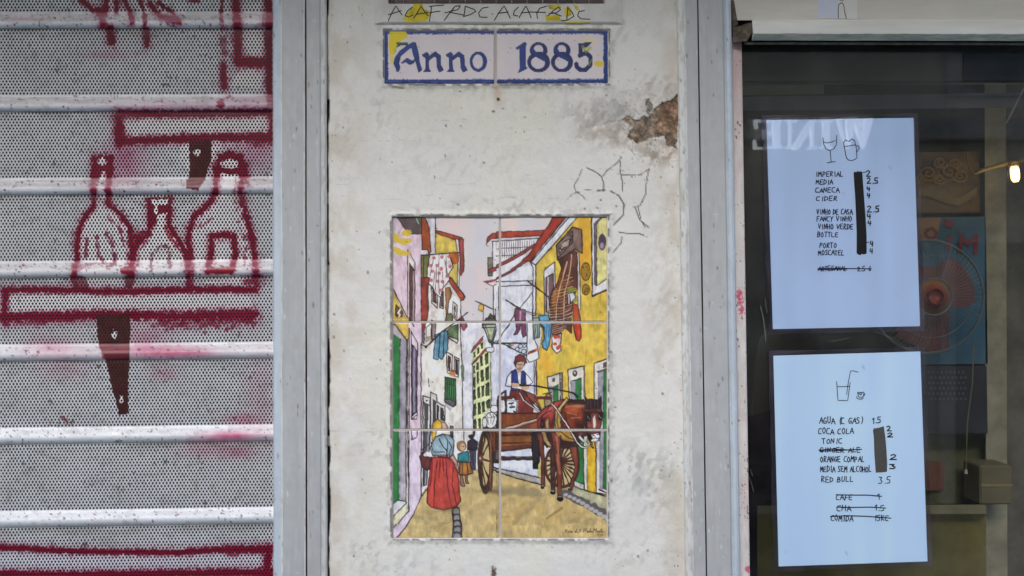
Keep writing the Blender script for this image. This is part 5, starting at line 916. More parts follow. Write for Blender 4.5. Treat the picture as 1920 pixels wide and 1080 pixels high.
# ================================================================ MENUS
M_paper = vcol_mat('laminated_paper', rough=.45, spec=.4, coat=1.0, coat_rough=.0)
M_sleeve = clear_mat('plastic_sleeve', 1.5, (.7, .68, .78), 1.0, wave=.06, veil=.22, vc=(.26, .24, .34))
M_pen = plain('pen_ink', (32, 34, 58), .6, .2, raw=False); M_mark = plain('black_marker_bar', (15, 14, 17), .55, .3, var=.2, scale=200); M_mark2 = plain('grey_marker_bar', (74, 72, 70), .55, .3, var=.15, scale=200)
def menu(label, q, base, build_ink, bar, marm):
    t = thing('drinks_menu', label, 'menu', P(sum(a for a, b in q)/4, max(b for a, b in q), -26), 'drinks menus on the window')
    n = 60; u, v = np.meshgrid(np.linspace(0, 1, n), np.linspace(0, 1, n)); q_ = np.array(q, float)
    XY = (q_[0]*(1-u[..., None])+q_[1]*u[..., None])*(1-v[..., None])+(q_[3]*(1-u[..., None])+q_[2]*u[..., None])*v[..., None]
    X, Y = XY[..., 0], XY[..., 1]; c = Canvas(X, Y, base); c.C *= (1+.05*(fbm(c.X/60, c.Y/140, 401, 3)-.5)+.03*(vnoise(c.X/26, c.Y*0, 403)-.5))[:, None]
    for k in range(14): c.ell(random.uniform(q[0][0]+8, q[1][0]-8), random.uniform(q[0][1]+10, q[2][1]-10), random.uniform(.8, 2.2), random.uniform(.8, 2), (118, 126, 142), .45, .8)
    dep = -25.5+.03*(fbm(X/70, Y/60, 402, 2)-.5)*2
    i = np.arange(n*n).reshape(n, n); F_ = np.stack([i[:-1, :-1], i[1:, :-1], i[1:, 1:], i[:-1, 1:]], -1).reshape(-1, 4)
    V = PN(X.ravel(), Y.ravel(), dep.ravel()); mesh_obj('paper_sheet', V, F_, M_paper, t, col=c.C, smooth=True)
    cx, cy = q_.mean(0); g = lambda m: [(a+(m if a > cx else -m), b+(m if b > cy else -m)) for a, b in q]
    o = g(9); inn = g(.6); mb = MB()
    for k in range(4):
        k2 = (k+1) % 4; N = 14; V = []
        for j in range(N+1):
            s_ = j/N; w = random.uniform(-1.2, 1.2) if 0 < j < N else 0
            a = (inn[k][0]+(inn[k2][0]-inn[k][0])*s_, inn[k][1]+(inn[k2][1]-inn[k][1])*s_); b = (o[k][0]+(o[k2][0]-o[k][0])*s_+w, o[k][1]+(o[k2][1]-o[k][1])*s_+w)
            V += [P(*a, -25.7), P((a[0]+b[0])/2, (a[1]+b[1])/2, -25.5+random.uniform(-.1, .1)), P(*b, -25.9)]
        mb.add(V, [(j*3+m, j*3+m+1, j*3+m+4, j*3+m+3) for j in range(N) for m in (0, 1)])
    mb.build('plastic_sleeve', M_sleeve, t, smooth=True)
    pen = MB(); bold = MB(); build_ink(pen, bold); pic = MB(); nv = 0
    ip = PIC; pic.add(pen.v[:ip[0]], pen.f[:ip[1]]); rest = MB(); rest.add(pen.v[ip[0]:], [tuple(k-ip[0] for k in f) for f in pen.f[ip[1]:]])
    pic.build('drink_drawing', M_pen, t); rest.build('handwriting', M_pen, t); bold.build('bold_prices', M_mark, t)
    mb = MB(); cx = sum(a for a, b in bar)/len(bar); cy = sum(b for a, b in bar)/len(bar)
    mb.add([P(cx, cy, -25.0)]+[P(a, b, -25.0) for a, b in bar], [(0, k+1, (k+1) % len(bar)+1) for k in range(len(bar))]); mb.build('marker_bar', marm, t)
    return t
def writer(ox, oy, k, seed):
    rnd = random.Random(seed); cnt = [0]
    def dr(mb, pts, w): cnt[0] += 1; ribbon(mb, [(ox+a/k, oy+b/k) for a, b in subdiv(pts)], w, -25.05+.012*(cnt[0] % 30))
    def wr(mb, txt, x0, x1, yt, yb, w=1.5):
        for s in letters(txt, x0, x1, yt, yb, rnd): dr(mb, s, w)
    return dr, wr
PIC = [0, 0]
def ink1(pen, bold):
    dr, wr = writer(1500, 240, 3.857, 3)
    for q in [[(165, 70), (172, 120), (190, 152), (215, 163), (245, 150), (264, 115), (266, 52)], [(170, 100), (190, 108), (212, 104), (235, 100), (255, 88)], [(218, 163), (222, 205), (225, 248)], [(195, 252), (255, 242)],
              [(315, 105), (325, 160), (335, 215), (352, 232), (380, 235), (412, 218), (408, 150), (395, 90)], [(315, 105), (330, 85), (342, 92), (355, 98), (375, 78), (395, 92)], [(318, 135), (398, 122)], [(402, 128), (425, 130), (428, 150), (408, 178)]]: dr(pen, q, 1.35)
    PIC[:] = [len(pen.v), len(pen.f)]
    for t, a, b, y0, y1 in [('IMPERIAL', 112, 318, 315, 350), ('MEDIA', 115, 242, 372, 408), ('CANECA', 112, 288, 432, 468), ('CIDER', 115, 275, 492, 525), ('VINHO DE CASA', 122, 382, 588, 625), ('FANCY VINHO', 120, 380, 640, 675), ('VINHO VERDE', 130, 388, 692, 730), ('BOTTLE', 125, 278, 752, 788), ('PORTO', 140, 270, 832, 868), ('MOSCATEL', 132, 322, 885, 920), ('ARTESANAL', 132, 342, 1000, 1034), ('2.5 6', 415, 520, 1000, 1034)]: wr(pen, t, a, b, y0, y1, 1.6)
    dr(pen, [(128, 1018), (240, 1014), (360, 1016), (516, 1018)], 1.8); dr(pen, [(130, 1024), (250, 1022), (340, 1020)], 1.6)
    for t, a, b, y0, y1 in [('2', 478, 520, 308, 350), ('2.5', 482, 575, 360, 404), ('4', 482, 514, 420, 455), ('4', 482, 514, 470, 505), ('2.5', 484, 582, 565, 608), ('4', 485, 522, 620, 655), ('4', 488, 522, 670, 704), ('4', 505, 538, 812, 855), ('4', 504, 534, 870, 908)]: wr(bold, t, a, b, y0, y1, 2.0)
    dr(pen, [(455, 322), (478, 318)], 1.4); dr(pen, [(480, 828), (500, 826)], 1.2)
b1 = [(388, 322), (396, 316), (408, 320), (418, 308), (424, 318), (440, 312), (450, 320), (456, 400), (465, 520), (474, 640), (482, 780), (482, 908), (462, 914), (445, 910), (440, 920), (420, 914), (410, 905), (410, 760), (405, 620), (398, 480), (392, 400)]
m1 = menu('laminated handwritten drinks list with wine glass and beer mug drawings and a black bar', [(1437, 225), (1712.5, 221), (1725, 611.5), (1449, 617)], (154, 177, 212), ink1, [(1500+a/3.857, 240+b/3.857) for a, b in b1], M_mark)  # sky blue and ledge shade are put into this sheet's base tone
def ink2(pen, bold):
    dr, wr = writer(1500, 680, 3.375, 5)
    for q in [[(232, 120), (236, 180), (240, 238), (302, 240), (310, 180), (318, 125)], [(235, 152), (275, 152), (315, 150)], [(295, 200), (305, 130), (320, 52), (340, 52), (368, 60)], [(365, 188), (370, 215), (388, 222), (402, 210), (405, 185), (385, 192), (365, 188)], [(404, 195), (412, 200), (402, 212)], [(358, 215), (365, 228), (390, 232), (402, 222)], [(372, 195), (385, 205), (392, 196), (382, 186)]]: dr(pen, q, 1.35)
    PIC[:] = [len(pen.v), len(pen.f)]
    for t, a, b, y0, y1 in [('AGUA (C GAS)', 122, 400, 345, 386), ('1.5', 455, 518, 345, 382), ('COCA COLA', 115, 342, 415, 452), ('TONIC', 138, 272, 480, 512), ('GINGER ALE', 125, 388, 536, 568), ('ORANGE COMPAL', 128, 412, 592, 628), ('MEDIA SEM ALCOHOL', 128, 456, 655, 692), ('RED BULL', 135, 342, 720, 756), ('3.5', 495, 582, 722, 764), ('CAFE', 228, 336, 834, 870), ('CHA', 232, 328, 902, 938), ('COMIDA', 196, 338, 966, 1002), ('1', 482, 512, 830, 868), ('1.5', 470, 542, 898, 936), ('15Kc'.replace('c', 'C'), 470, 565, 966, 1000)]: wr(pen, t, a, b, y0, y1, 1.65)
    for q in [[(120, 554), (200, 546), (300, 552), (390, 548)], [(228, 836), (330, 838), (430, 838), (516, 846)], [(232, 914), (340, 916), (440, 914), (542, 920)], [(192, 974), (300, 968), (420, 972), (576, 984)]]: dr(pen, q, 1.9)
    dr(pen, [(125, 560), (240, 556), (310, 552)], 1.7)
    for t, a, b, y0, y1 in [('2', 548, 586, 397, 432), ('2', 548, 598, 440, 470), ('2', 565, 622, 582, 614), ('3', 566, 620, 638, 670)]: wr(bold, t, a, b, y0, y1, 2.0)
b2 = [(462, 428), (468, 414), (482, 416), (490, 412), (500, 412), (530, 402), (540, 470), (548, 560), (552, 640), (550, 690), (520, 694), (480, 696), (474, 620), (470, 560), (468, 480)]
m2 = menu('laminated handwritten drinks list with straw glass and cup drawings and a grey bar', [(1450, 667), (1725.5, 659), (1739, 1052.5), (1460, 1062)], (172, 199, 232), ink2, [(1500+a/3.375, 680+b/3.375) for a, b in b2], M_mark2)
tape = MB()
for q in [[(1426, 575), (1432, 600), (1436, 640)], [(1434, 560), (1438, 585)]]: ribbon(tape, subdiv(q), 1.5, -27.5)
for q in [[(1640, 622), (1675, 634), (1700, 652)], [(1405, 895), (1410, 910), (1413, 922)], [(1407, 880), (1411, 892)], [(1560, 640), (1590, 634)]]: ribbon(tape, subdiv(q), .9, -27.6)
tg = tape.build('tape_scraps', plain('old_tape', (104, 102, 100), .5, .5, var=.3, scale=100), win_t)

# ================================================================ INSIDE THE SHOP
def mat_d(n_, c_, **k): return plain(n_, c_, **k)
M_dark = mat_d('dark_interior_wall', (64, 62, 64), rough=.8, var=.25, scale=4)
M_ceil = mat_d('dark_ceiling_paint', (40, 40, 42), rough=.9)
room = MB(); room.box(-2.6, 2.6, 2.6, 2.7, 0, 3.2).build('interior_back_wall', M_dark); bpy.data.objects['interior_back_wall']['label'] = 'dark wall deep inside the shop behind the window'; bpy.data.objects['interior_back_wall']['category'] = 'wall'
for nm, a, b, lb in [('interior_side_wall', 2.6, 2.7, 'dark side wall inside the shop right of the window'), ('interior_side_wall', -2.7, -2.6, 'dark side wall inside the shop left behind the shutter')]:
    tag(MB().box(a, b, -.02, 2.6, 0, 3.2).build(nm, M_dark), lb, 'wall')
tag(MB().box(-2.6, 2.6, .06, 2.6, 3.15, 3.2).build('interior_ceiling', M_ceil), kind='structure')
tag(MB().box(-2.6, 2.6, .06, 2.6, -.05, 0.001).build('interior_floor', mat_d('shop_floor', (96, 88, 78), rough=.6)), kind='structure')
tag(MB().box(-.255, -.2, .46, 2.59, 0, 3.14).build('interior_partition', M_dark), 'dark partition wall between shutter room and bar', 'wall')
# roller blind box, and bars added to stand for reflected bands
dI = lambda m: -m/S
t = thing('blind_cassette', 'black blind box across the top of the shop window', 'blind', P(1700, 150, dI(.09)))
mb = MB(); mb.quadbox([(1370, 60), (2050, 60), (2050, 150), (1370, 150)], dI(.05), dI(.12)); mb.build('cassette', mat_d('blind_black', (30, 30, 31), rough=.7), t)
mb = MB(); mb.tube([P(1370, 152, dI(.07)), P(2050, 150, dI(.07))], .006, 10); mb.build('bottom_tube', mat_d('tube_black', (44, 44, 46), rough=.5), t)
t = thing('reflection_bars', 'dull bluish bars standing for bands reflected above the upper menu', 'reflected_band', P(1640, 210, dI(.35)))
MB().quadbox([(1380, 182), (2020, 172), (2020, 200), (1380, 208)], dI(.34), dI(.38)).build('blue_bar', mat_d('bar_blue', (92, 98, 112), rough=.6, var=.3, scale=9), t)
MB().quadbox([(1380, 160), (1545, 158), (1545, 176), (1380, 179)], dI(.36), dI(.40)).build('olive_bar', mat_d('bar_olive', (120, 116, 96), rough=.7), t)
tag(MB().quadbox([(1846, 130), (1886, 130), (1890, 1300), (1850, 1300)], dI(.40), dI(.46)).build('interior_pillar', mat_d('olive_plaster', (150, 142, 118), rough=.8, var=.3, scale=14)), 'olive plaster pillar inside right of the fan', 'pillar')
tag(MB().quadbox([(1886.5, 130), (1990, 130), (1990, 1300), (1890.5, 1300)], dI(.47), dI(.6)).build('interior_panel', mat_d('drab_panel', (98, 92, 80), rough=.8, var=.4, scale=10)), 'darker wall panel behind the olive pillar', 'panel')  # panel in a plain drab tone, darker than the pillar
# gilded ornament picture
t = thing('gilt_sign', 'brown sign with gilt scrolls hung above the fan', 'sign', P(1775, 398, dI(.42)))
MB().quadbox([(1700, 286), (1836, 284), (1838, 398), (1700, 400)], dI(.42), dI(.44)).build('board', mat_d('brown_board', (112, 82, 28), rough=.5, var=.4, scale=30), t)
gl = MB(); rg = random.Random(2)
def scroll(cx, cy, r, turns, dr_):
    pts = [P(cx+dr_*r*(1-i/26)*math.cos(i*.42*turns), cy+r*.8*(1-i/26)*math.sin(i*.42*turns), dI(.412)) for i in range(24)]; gl.tube(pts, .0022, 6)
for cx, cy, r, d_ in [(1740, 325, 20, 1), (1780, 322, 22, -1), (1762, 305, 14, 1), (1800, 330, 16, -1), (1725, 335, 12, -1), (1760, 335, 14, 1), (1790, 305, 12, 1)]: scroll(cx, cy, r, 1.2, d_)
gl.build('gilt_scrolls', mat_d('gilt', (140, 104, 30), rough=.6), t)
rb = MB(); cur = [(1722, 352), (1745, 356), (1770, 366), (1795, 372), (1815, 362), (1832, 350)]
up = [P(a, b, dI(.41)) for a, b in cur]; lo = [P(a, b+14, dI(.414)) for a, b in cur]
rb.add(up+lo, [(k, k+1, len(cur)+k+1, len(cur)+k) for k in range(len(cur)-1)]); rb.build('painted_ribbon', mat_d('ribbon_ochre', (128, 108, 62), rough=.6), t)
# blue poster
t = thing('blue_poster', 'blue poster with red letters behind the fan', 'poster', P(1780, 680, dI(.40)))
MB().quadbox([(1700, 408), (1848, 406), (1852, 682), (1700, 684)], dI(.40), dI(.403)).build('sheet', mat_d('poster_blue', (54, 92, 112), rough=.6, var=.2, scale=12), t)
MB().quadbox([(1702, 500), (1782, 500), (1778, 660), (1702, 660)], dI(.3985), dI(.3995)).build('red_field', mat_d('poster_red', (112, 50, 48), rough=.6), t)
MB().quadbox([(1702, 409), (1765, 408), (1755, 450), (1702, 456)], dI(.3986), dI(.3995)).build('tan_field', mat_d('poster_tan', (150, 112, 76), rough=.6), t)
pl = MB()
for k, (q, w) in enumerate([([(1738, 432), (1748, 428), (1756, 436), (1752, 446), (1740, 446), (1735, 438), (1738, 432)], 6), ([(1780, 445), (1778, 466)], 8), ([(1776, 418), (1784, 422)], 13), ([(1800, 472), (1803, 440), (1815, 460), (1832, 440), (1829, 474)], 7)]): ribbon(pl, subdiv(q), w, dI(.3975)+.02*k)
pl.build('red_letters', mat_d('poster_letter_red', (122, 36, 42), rough=.6), t)
# desk fan
fd = .30; t = thing('desk_fan', 'round wire cage fan with orange hub standing inside the window', 'fan', P(1738, 680, dI(fd)))
fc = P(1738, 556, dI(fd)); FR = 106*S*(D+fd)/D
def ringpts(r, dy, n=48): return [Vector((fc.x+r*math.cos(2*math.pi*k/n), fc.y+dy, fc.z+r*math.sin(2*math.pi*k/n))) for k in range(n)]
M_wire = mat_d('fan_wire', (104, 106, 106), rough=.4, metal=.2)
mb = MB(); mb.tube(ringpts(FR, .0), .0022, 6, True); mb.tube(ringpts(FR*.72, -.017), .0008, 5, True); mb.tube(ringpts(FR*.32, -.025), .0013, 5, True); mb.build('cage_ring', M_wire, t)
mb = MB()
for k in range(72):
    a = 2*math.pi*k/72; u = Vector((math.cos(a), 0, math.sin(a)))
    mb.tube([fc+u*FR*.3+Vector((0, -.025, 0)), fc+u*FR*.72+Vector((0, -.017, 0)), fc+u*FR*.94+Vector((0, -.006, 0)), fc+u*FR], .0005, 4)
mb.build('cage_wires', M_wire, t)
def disc(r, y0, y1, m, nm):
    mb = MB(); prof = [(0, y0), (r*.6, y0), (r*.92, y0+.25*(y1-y0)), (r, y0+.6*(y1-y0)), (r, y1)]; n = 32; V = [(fc.x, fc.y+y0, fc.z)]; F_ = []
    for rr, yy in prof[1:]: V += [(fc.x+rr*math.cos(2*math.pi*k/n), fc.y+yy, fc.z+rr*math.sin(2*math.pi*k/n)) for k in range(n)]
    F_ += [(0, 1+k, 1+(k+1) % n) for k in range(n)]
    for j in range(len(prof)-2): F_ += [(1+j*n+k, 1+j*n+(k+1) % n, 1+(j+1)*n+(k+1) % n, 1+(j+1)*n+k) for k in range(n)]
    mb.add(V, F_); return mb.build(nm, m, t, smooth=True)
disc(FR*.31, -.03, -.012, mat_d('hub_orange', (142, 96, 54), rough=.4), 'hub_rim'); disc(FR*.22, -.034, -.02, mat_d('hub_red', (150, 60, 50), rough=.4), 'hub_badge')
for j in range(3):
    mb = MB(); a0 = 2*math.pi*j/3+.4; V = []; n = 9
    for i in range(7):
        r = FR*(.2+.68*i/6)
        for k in range(n):
            a = a0+(k/(n-1)-.5)*(1.0+.5*math.sin(i/6*math.pi)); V.append((fc.x+r*math.cos(a), fc.y+.008+.012*(k/(n-1)-.5), fc.z+r*math.sin(a)))
    mb.add(V, [(i*n+k, i*n+k+1, (i+1)*n+k+1, (i+1)*n+k) for i in range(6) for k in range(n-1)]); mb.build('blade', mat_d('blade_red', (108, 56, 54), rough=.4), t, smooth=True)
mb = MB(); mb.tube([fc+Vector((0, .03, 0)), fc+Vector((0, .05, -FR*.6)), fc+Vector((0, .05, -FR*1.25)), fc+Vector((0, .05, -FR*1.6))], .008, 10); mb.build('stand', mat_d('stand_grey', (90, 92, 96), rough=.5), t)
# shelf things below
t = thing('bottle_crate', 'black crate with round holes under the blue poster', 'crate', P(1780, 812, dI(.36)))
mb = MB(); mb.quadbox([(1700, 686), (1850, 686), (1852, 812), (1700, 814)], dI(.37), dI(.5)); mb.build('crate_body', mat_d('crate_black', (40, 38, 42), rough=.5), t)
mb = MB()
for r in range(6):
    for k in range(9):
        cp = P(1742+k*8+(r % 2)*4, 698+r*10, dI(.3695)); mb.add([cp]+[cp+Vector((.0022*math.cos(a*.785), 0, .0022*math.sin(a*.785))) for a in range(8)], [(0, 1+a, 1+(a+1) % 8) for a in range(8)])
mb.build('pale_studs', mat_d('stud_grey', (84, 80, 78), rough=.5), t)
t = thing('bar_counter', 'olive painted bar counter inside low in the window', 'counter', P(1790, 1300, dI(.36)))
MB().quadbox([(1420, 964), (1849, 964), (1849, 1300), (1420, 1300)], dI(.36), dI(.6)).build('front', mat_d('olive_paint', (120, 106, 52), rough=.6, var=.3, scale=10), t)
MB().quadbox([(1420, 948), (1849, 946), (1849, 963.8), (1420, 963.8)], dI(.33), dI(.6)).build('top', mat_d('counter_top', (140, 128, 92), rough=.5, var=.2), t)
tag(MB().quadbox([(1700, 815), (1849, 813), (1849, 945), (1700, 945)], dI(.43), dI(.45)).build('green_panel', mat_d('green_panel', (106, 104, 72), rough=.7, var=.35, scale=16)), 'dull green panel standing on the bar counter', 'panel')
tag(MB().quadbox([(1732, 862), (1772, 866), (1770, 918), (1730, 922)], dI(.42), dI(.428)).build('red_card', mat_d('red_card', (112, 60, 38), rough=.6)), 'small red card leaning on the green panel', 'card')
t = thing('cardboard_box', 'beige cardboard box on the right of the counter', 'box', P(1865, 944, dI(.34)))
mb = MB(); a = P(1832, 944, dI(.35)); b = P(1893, 871, dI(.35)); mb.box(a.x, b.x, .34, .40, a.z, b.z, .003); mb.build('carton', mat_d('cardboard', (108, 98, 72), rough=.8, var=.15), t)
mb = MB(); mb.box(a.x+.001, b.x-.001, .3385, .3398, (a.z+b.z)/2-.002, (a.z+b.z)/2+.002); mb.build('tape_seam', mat_d('seam_brown', (140, 120, 80), rough=.6), t)
tag(MB().quadbox([(1822, 888), (1826, 888), (1827, 922), (1823, 922)], dI(.38), dI(.39)).build('white_candle', mat_d('candle_white', (200, 196, 180), rough=.6)), 'thin white candle left of the cardboard box', 'candle')
t = thing('pull_cord', 'thin beige cord hanging in front of the black crate', 'cord', P(1815, 900, dI(.32)))
mb = MB(); mb.tube([P(1826, 640, dI(.32)), P(1823, 720, dI(.32)), P(1814, 790, dI(.32)), P(1811, 880, dI(.32))], .0011, 6); mb.build('cord', mat_d('cord_beige', (120, 106, 80), rough=.8), t); mb = MB(); mb.tube([P(1811, 880, dI(.32)), P(1811, 888, dI(.32))], [.002, .0035], 8); mb.build('cord_tip', mat_d('cord_tip', (190, 180, 150), rough=.6), t)
# wall lamp with lit bulb on a brass arm
t = thing('wall_lamp', 'small lit bulb hanging under a yellow strap', 'lamp', P(1903, 345, dI(.30)))
mb = MB(); mb.tube([P(1812, 284, dI(.31)), P(1814, 305, dI(.31)), P(1820, 320, dI(.31)), P(1827, 326, dI(.31)), P(1840, 320, dI(.31)), P(1880, 308, dI(.31)), P(1960, 290, dI(.31))], [.001, .0012, .0014, .002, .0035, .0042, .0046], 8); mb.build('strap', mat_d('yellow_strap', (96, 82, 32), rough=.5), t)
mb = MB(); mb.tube([P(1901, 303, dI(.30)), P(1901.5, 312, dI(.30))], [.007, .009], 12); mb.build('socket', mat_d('socket_brass', (150, 120, 60), rough=.4, metal=.5), t)
mb = MB(); mb.tube([P(1901.5, 311.5, dI(.30)), P(1902, 315, dI(.30)), P(1903, 325, dI(.30)), P(1904, 335, dI(.30)), P(1904.5, 341, dI(.30))], [.004, .0068, .0074, .0068, .004], 14)
mb.build('bulb', plain('lit_bulb', (255, 230, 170), emit=(1, .58, .16, 2.6)), t, smooth=True)
bl = bpy.data.lights.new('bulb_light', 'POINT'); bl.energy = .06; bl.color = (1, .75, .4); bl.shadow_soft_size = .01
bo = bpy.data.objects.new('bulb_light', bl); COL.objects.link(bo); bo.parent = t; bo.location = P(1903, 330, dI(.26))-t.location
tag(MB().quadbox([(1885, 232), (1889, 230), (1925, 160), (1921, 160)], dI(.29), dI(.295)).build('grey_rod', mat_d('rod_grey', (150, 150, 150), rough=.5)), 'thin slanting grey rod above the lit bulb', 'rod')
# second, deeper pieces: shelf uprights and dark picture
tag(MB().quadbox([(1720, 205), (1782, 200), (1782, 284), (1720, 286)], dI(.6), dI(.62)).build('dark_picture', mat_d('picture_dark', (70, 66, 62), rough=.6, var=.3)), 'dark framed board above the gilt sign', 'picture')
tag(MB().quadbox([(1396, 200), (1720, 200), (1720, 940), (1410, 940)], dI(.9), dI(.95)).build('back_shelf', mat_d('back_shelf_brown', (66, 56, 54), rough=.7, var=.35, scale=6)), 'dark brown shelf back behind the two menus', 'shelf')

# ================================================================ THE STREET BEHIND THE CAMERA
M_street = plain('cobble_street', (120, 116, 110), .85, .2, var=.3, scale=9, bump=(18, .6, .01))
tag(MB().box(-30, 30, -40, 30, -.6, -.12).build('ground', M_street), kind='structure')
tag(MB().box(-12, 12, -1.2, -.05, -.119, 0).build('pavement', plain('pale_paving', (182, 187, 194), .8, .2, var=.2, scale=12)), kind='structure')
M_fac = plain('opposite_plaster', (196, 186, 168), .85, .2, var=.12, scale=1.5); M_fd = plain('opposite_door_green', (58, 66, 60), .5); M_fs = plain('opposite_stone', (176, 172, 164), .8)
opp = thing('opposite_house', 'pale plastered house across the street with stone door frames', 'house', (0, -6.6, 0))
MB().box(-12, 12, -8, -6.62, 0, 6.0).build('wall', M_fac, opp)
for k, xx in enumerate((-9.5, -7.2, -4.6, -1.6, 1.2, 4.4, 7.0, 9.6)):
    MB().box(xx-.62, xx+.62, -6.62, -6.55, -.1, 2.35, .01).build('door_frame', M_fs, opp); MB().box(xx-.48, xx+.48, -6.555, -6.53, -.1, 2.2).build('door', M_fd, opp)
    MB().box(xx-.55, xx+.55, -6.62, -6.55, 3.5, 5.2, .01).build('window_frame', M_fs, opp); MB().box(xx-.42, xx+.42, -6.555, -6.53, 3.62, 5.08).build('window_pane', plain('pane_dark', (60, 66, 74), .15, .5), opp)
MB().box(-12, 12, -6.62, -6.5, 3.1, 3.3, .02).build('string_course', M_fs, opp)
# backlit WINE sign over the way, mirrored in our glass
sg = thing('wine_sign', 'lit white letters WINE on the house across the street', 'sign', (0, -6.5, 2.6))
M_lit = plain('lit_white_letters', (250, 250, 250), emit=(.86, .93, 1.0, 1.35))
yg, ysn = .0225, -6.42; fsc = ((D+yg)+(yg-ysn))/D
def RP(px, py, dy=0): return Vector(((px-960)*S*fsc, ysn+dy, ZC+(540-py)*S*fsc))
WINE = {'E': [[(1415, 224), (1467, 224), (1467, 227.5), (1415, 227.5)], [(1451, 227.6), (1463, 227.6), (1463, 275.4), (1451, 275.4)], [(1414, 275.5), (1467, 275.5), (1467, 279), (1414, 279)], [(1415, 227.6), (1420, 227.6), (1422, 240), (1417, 240)], [(1414, 262), (1417, 262), (1420, 275.4), (1414, 275.4)], [(1432, 249), (1450.9, 249), (1450.9, 252.5), (1432, 252.5)], [(1432, 242), (1435, 242), (1436, 248.9), (1432, 248.9)], [(1432, 252.6), (1436, 252.6), (1435, 260), (1432, 260)]],
        'N': [[(1474, 224), (1496, 224), (1496, 227.5), (1474, 227.5)], [(1480, 227.6), (1485, 227.6), (1485, 275.4), (1480, 275.4)], [(1474, 275.5), (1492, 275.5), (1492, 279), (1474, 279)], [(1518, 224.1), (1531, 224.1), (1498, 279), (1485.5, 279)], [(1520, 240), (1525, 232), (1525, 275.4), (1520, 275.4)], [(1514, 275.5), (1531, 275.5), (1531, 279), (1514, 279)]],
        'I': [[(1538, 224), (1562, 224), (1562, 227.5), (1538, 227.5)], [(1544, 227.6), (1556, 227.6), (1556, 275.4), (1544, 275.4)], [(1538, 275.5), (1562, 275.5), (1562, 279), (1538, 279)]],
        'W': [[(1568, 221), (1582, 221), (1582, 224), (1568, 224)], [(1570, 224.1), (1575, 224.1), (1592, 279), (1588, 279)], [(1588.1, 221), (1600, 221), (1604, 236), (1593, 279), (1592.2, 279)], [(1596, 221), (1612, 221), (1618, 228), (1618, 278), (1606, 240)], [(1624, 221), (1637, 221), (1622, 279), (1618.2, 279), (1618.2, 240)]]}
for ch, qs in WINE.items():
    mb = MB()
    for j, q in enumerate(qs): dz = .002*j; mb.prism([RP(a, b, dz) for a, b in q], [RP(a, b, -.05) for a, b in q])
    mb.build('sign_letter', M_lit, sg)
# unseen slab and railing added overhead to shade the wall top
overhang = thing('shade_overhang', 'unseen stone slab added above the shopfront to shade its upper part', 'shade_overhang', (0, -.3, 2.74))
MB().box(-4, 4, -.8, .0, 2.74, 2.88, .02).build('slab', M_fs, overhang)
for k in range(33): MB().tube([(-3.9+k*.24, -.76, 2.88), (-3.9+k*.24, -.76, 3.77)], .008, 6).build('baluster', M_seam, overhang)
MB().tube([(-4, -.76, 3.79), (4, -.76, 3.79)], .02, 8).build('handrail', M_seam, overhang)
hw = thing('house_front', 'plastered house front above the shutter and window', 'house', (0, 0, 2.2))
MB().box(-6, 6, .02, .3, 3.21, 6.5).build('upper_wall', M_fac, hw)
MB().box(-2.72, -.262, .05, .3, 2.55, 3.2).build('shutter_lintel', M_fac, hw); MB().box(.40, 2.72, .012, .3, 2.32, 3.2).build('window_lintel', M_fac, hw)
MB().box(-2.72, 2.72, -.01, .3, -.12, .55).build('plinth', M_fs, hw) if False else None

# ================================================================ PASSER-BY standing in the street, mirrored faintly in the window
pers = thing('person', 'woman with long fair hair in dark purple jacket standing in the street', 'person', (.80, -1.25, 0))
JN = [((0, 0, .92), (.15, .11), None), ((0, 0, 1.08), (.13, .10), 0), ((0, .0, 1.26), (.155, .11), 1), ((0, 0, 1.38), (.12, .085), 2), ((0, .01, 1.45), (.055, .055), 3), ((0, .02, 1.53), (.06, .07), 4), ((0, .025, 1.60), (.075, .092), 5), ((0, .02, 1.66), (.05, .06), 6),
      ((.10, 0, .86), (.095, .10), 0), ((.11, .01, .50), (.062, .065), 8), ((.11, -.02, .12), (.04, .045), 9), ((.115, .10, .05), (.04, .03), 10), ((-.10, 0, .86), (.095, .10), 0), ((-.11, .01, .50), (.062, .065), 12), ((-.11, -.02, .12), (.04, .045), 13), ((-.115, .10, .05), (.04, .03), 14),
      ((.18, 0, 1.36), (.06, .06), 3), ((.24, -.01, 1.10), (.045, .045), 16), ((.23, .07, .87), (.033, .033), 17), ((.225, .09, .79), (.026, .036), 18), ((-.18, 0, 1.36), (.06, .06), 3), ((-.24, -.01, 1.10), (.045, .045), 20), ((-.23, .07, .87), (.033, .033), 21), ((-.225, .09, .79), (.026, .036), 22)]
for s_, j0 in ((1, 19), (-1, 23)):
    for k, (dx, L) in enumerate(((-.03, .07), (-.01, .085), (.01, .08), (.028, .062))):
        b = JN[j0][0]; n0 = len(JN); JN.append(((b[0]+s_*.004, b[1]+dx*.8, b[2]-.045), (.009, .009), j0)); JN.append(((b[0]-s_*.006, b[1]+dx*.9+.01, b[2]-.045-L*.7), (.007, .007), n0))
    b = JN[j0][0]; JN.append(((b[0]-s_*.01, b[1]+.045, b[2]-.03), (.010, .010), j0))
me = bpy.data.meshes.new('body'); me.from_pydata([j[0] for j in JN], [(i, j[2]) for i, j in enumerate(JN) if j[2] is not None], [])
bod = bpy.data.objects.new('body', me); COL.objects.link(bod); bod.parent = pers
sk = bod.modifiers.new('skin', 'SKIN'); sk.use_smooth_shade = True; ss = bod.modifiers.new('smooth', 'SUBSURF'); ss.levels = 1; ss.render_levels = 2
for i, j in enumerate(JN): me.skin_vertices[0].data[i].radius = j[1]; me.skin_vertices[0].data[i].use_root = (i == 0)
me.materials.append(mat_d('skin_and_clothes', (92, 78, 96), rough=.8))
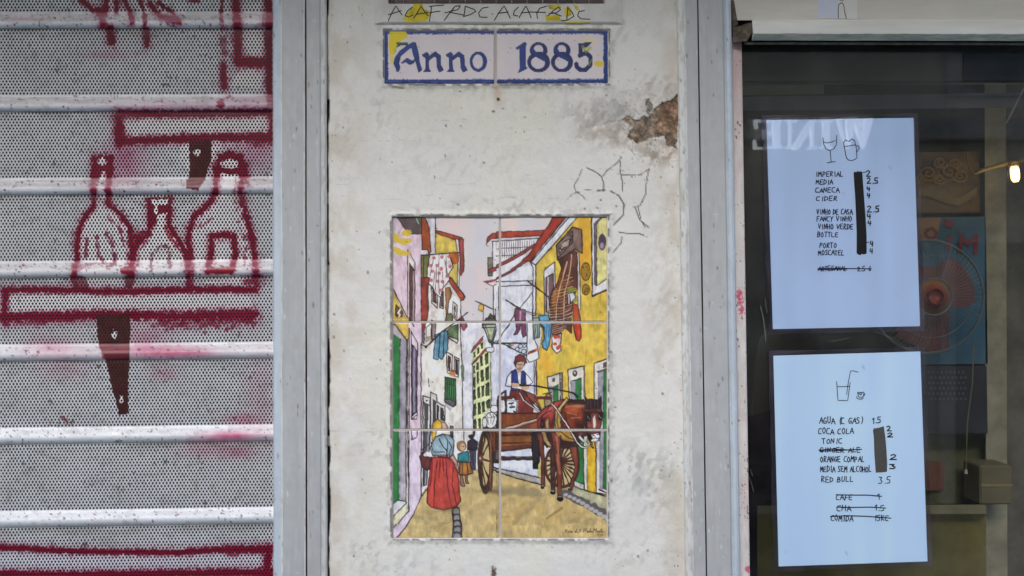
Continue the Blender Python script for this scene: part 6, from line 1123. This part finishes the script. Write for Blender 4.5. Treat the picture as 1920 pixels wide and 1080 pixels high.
def shell(name, rings, m, n=20):
    mb = MB(); V = []
    for cx, cy, cz, rx, ry in rings: V += [(.80+cx+rx*math.cos(2*math.pi*k/n)*(1+.03*math.sin(5*k)), -1.25+cy+ry*math.sin(2*math.pi*k/n), cz) for k in range(n)]
    mb.add(V, [(j*n+k, j*n+(k+1) % n, (j+1)*n+(k+1) % n, (j+1)*n+k) for j in range(len(rings)-1) for k in range(n)]+[tuple(range((len(rings)-1)*n, len(rings)*n))]); mb.build(name, m, pers, smooth=True)
shell('hair', [(0, -.05, 1.30, .115, .05), (0, -.045, 1.40, .11, .06), (0, -.03, 1.50, .10, .075), (0, -.012, 1.58, .098, .10), (0, -.005, 1.65, .088, .10), (0, 0, 1.70, .055, .065)], mat_d('fair_hair', (226, 212, 184), rough=.5, scale=60, stretch=(8, 8, .6)))
shell('jacket', [(0, 0, .80, .185, .15), (0, 0, .95, .18, .145), (0, 0, 1.10, .165, .13), (0, 0, 1.28, .185, .135), (0, 0, 1.37, .17, .115), (0, 0, 1.43, .09, .08)], mat_d('purple_jacket', (56, 44, 70), rough=.8))
fm = MB(); hx, hy, hz = .80, -1.25+.112, 1.585
fm.tube([(hx, hy+.012, hz+.02), (hx, hy+.026, hz-.015), (hx, hy+.012, hz-.022)], [.007, .011, .008], 8); fm.tube([(hx-.022, hy+.0, hz-.055), (hx, hy+.008, hz-.053), (hx+.022, hy+.0, hz-.055)], [.004, .007, .004], 8); fm.build('face', mat_d('face_skin', (206, 164, 140), rough=.6), pers, smooth=True)
for s_ in (-1, 1):
    em = MB(); em.tube([(hx+s_*.032-.012, hy-.004, hz+.02), (hx+s_*.032, hy+.003, hz+.021), (hx+s_*.032+.012, hy-.004, hz+.02)], [.003, .007, .003], 8); em.build('eye', mat_d('eye_dark', (50, 40, 36), rough=.2), pers, smooth=True)

lw_ = thing('side_pillar', 'plain plastered pillar beyond the far edge of the shutter', 'wall', (-1.6, .2, 0))
MB().box(-2.72, P(-500, 0, -20).x, -.012, .03, 0, 3.2, .004).build('plaster', M_masonry, lw_)
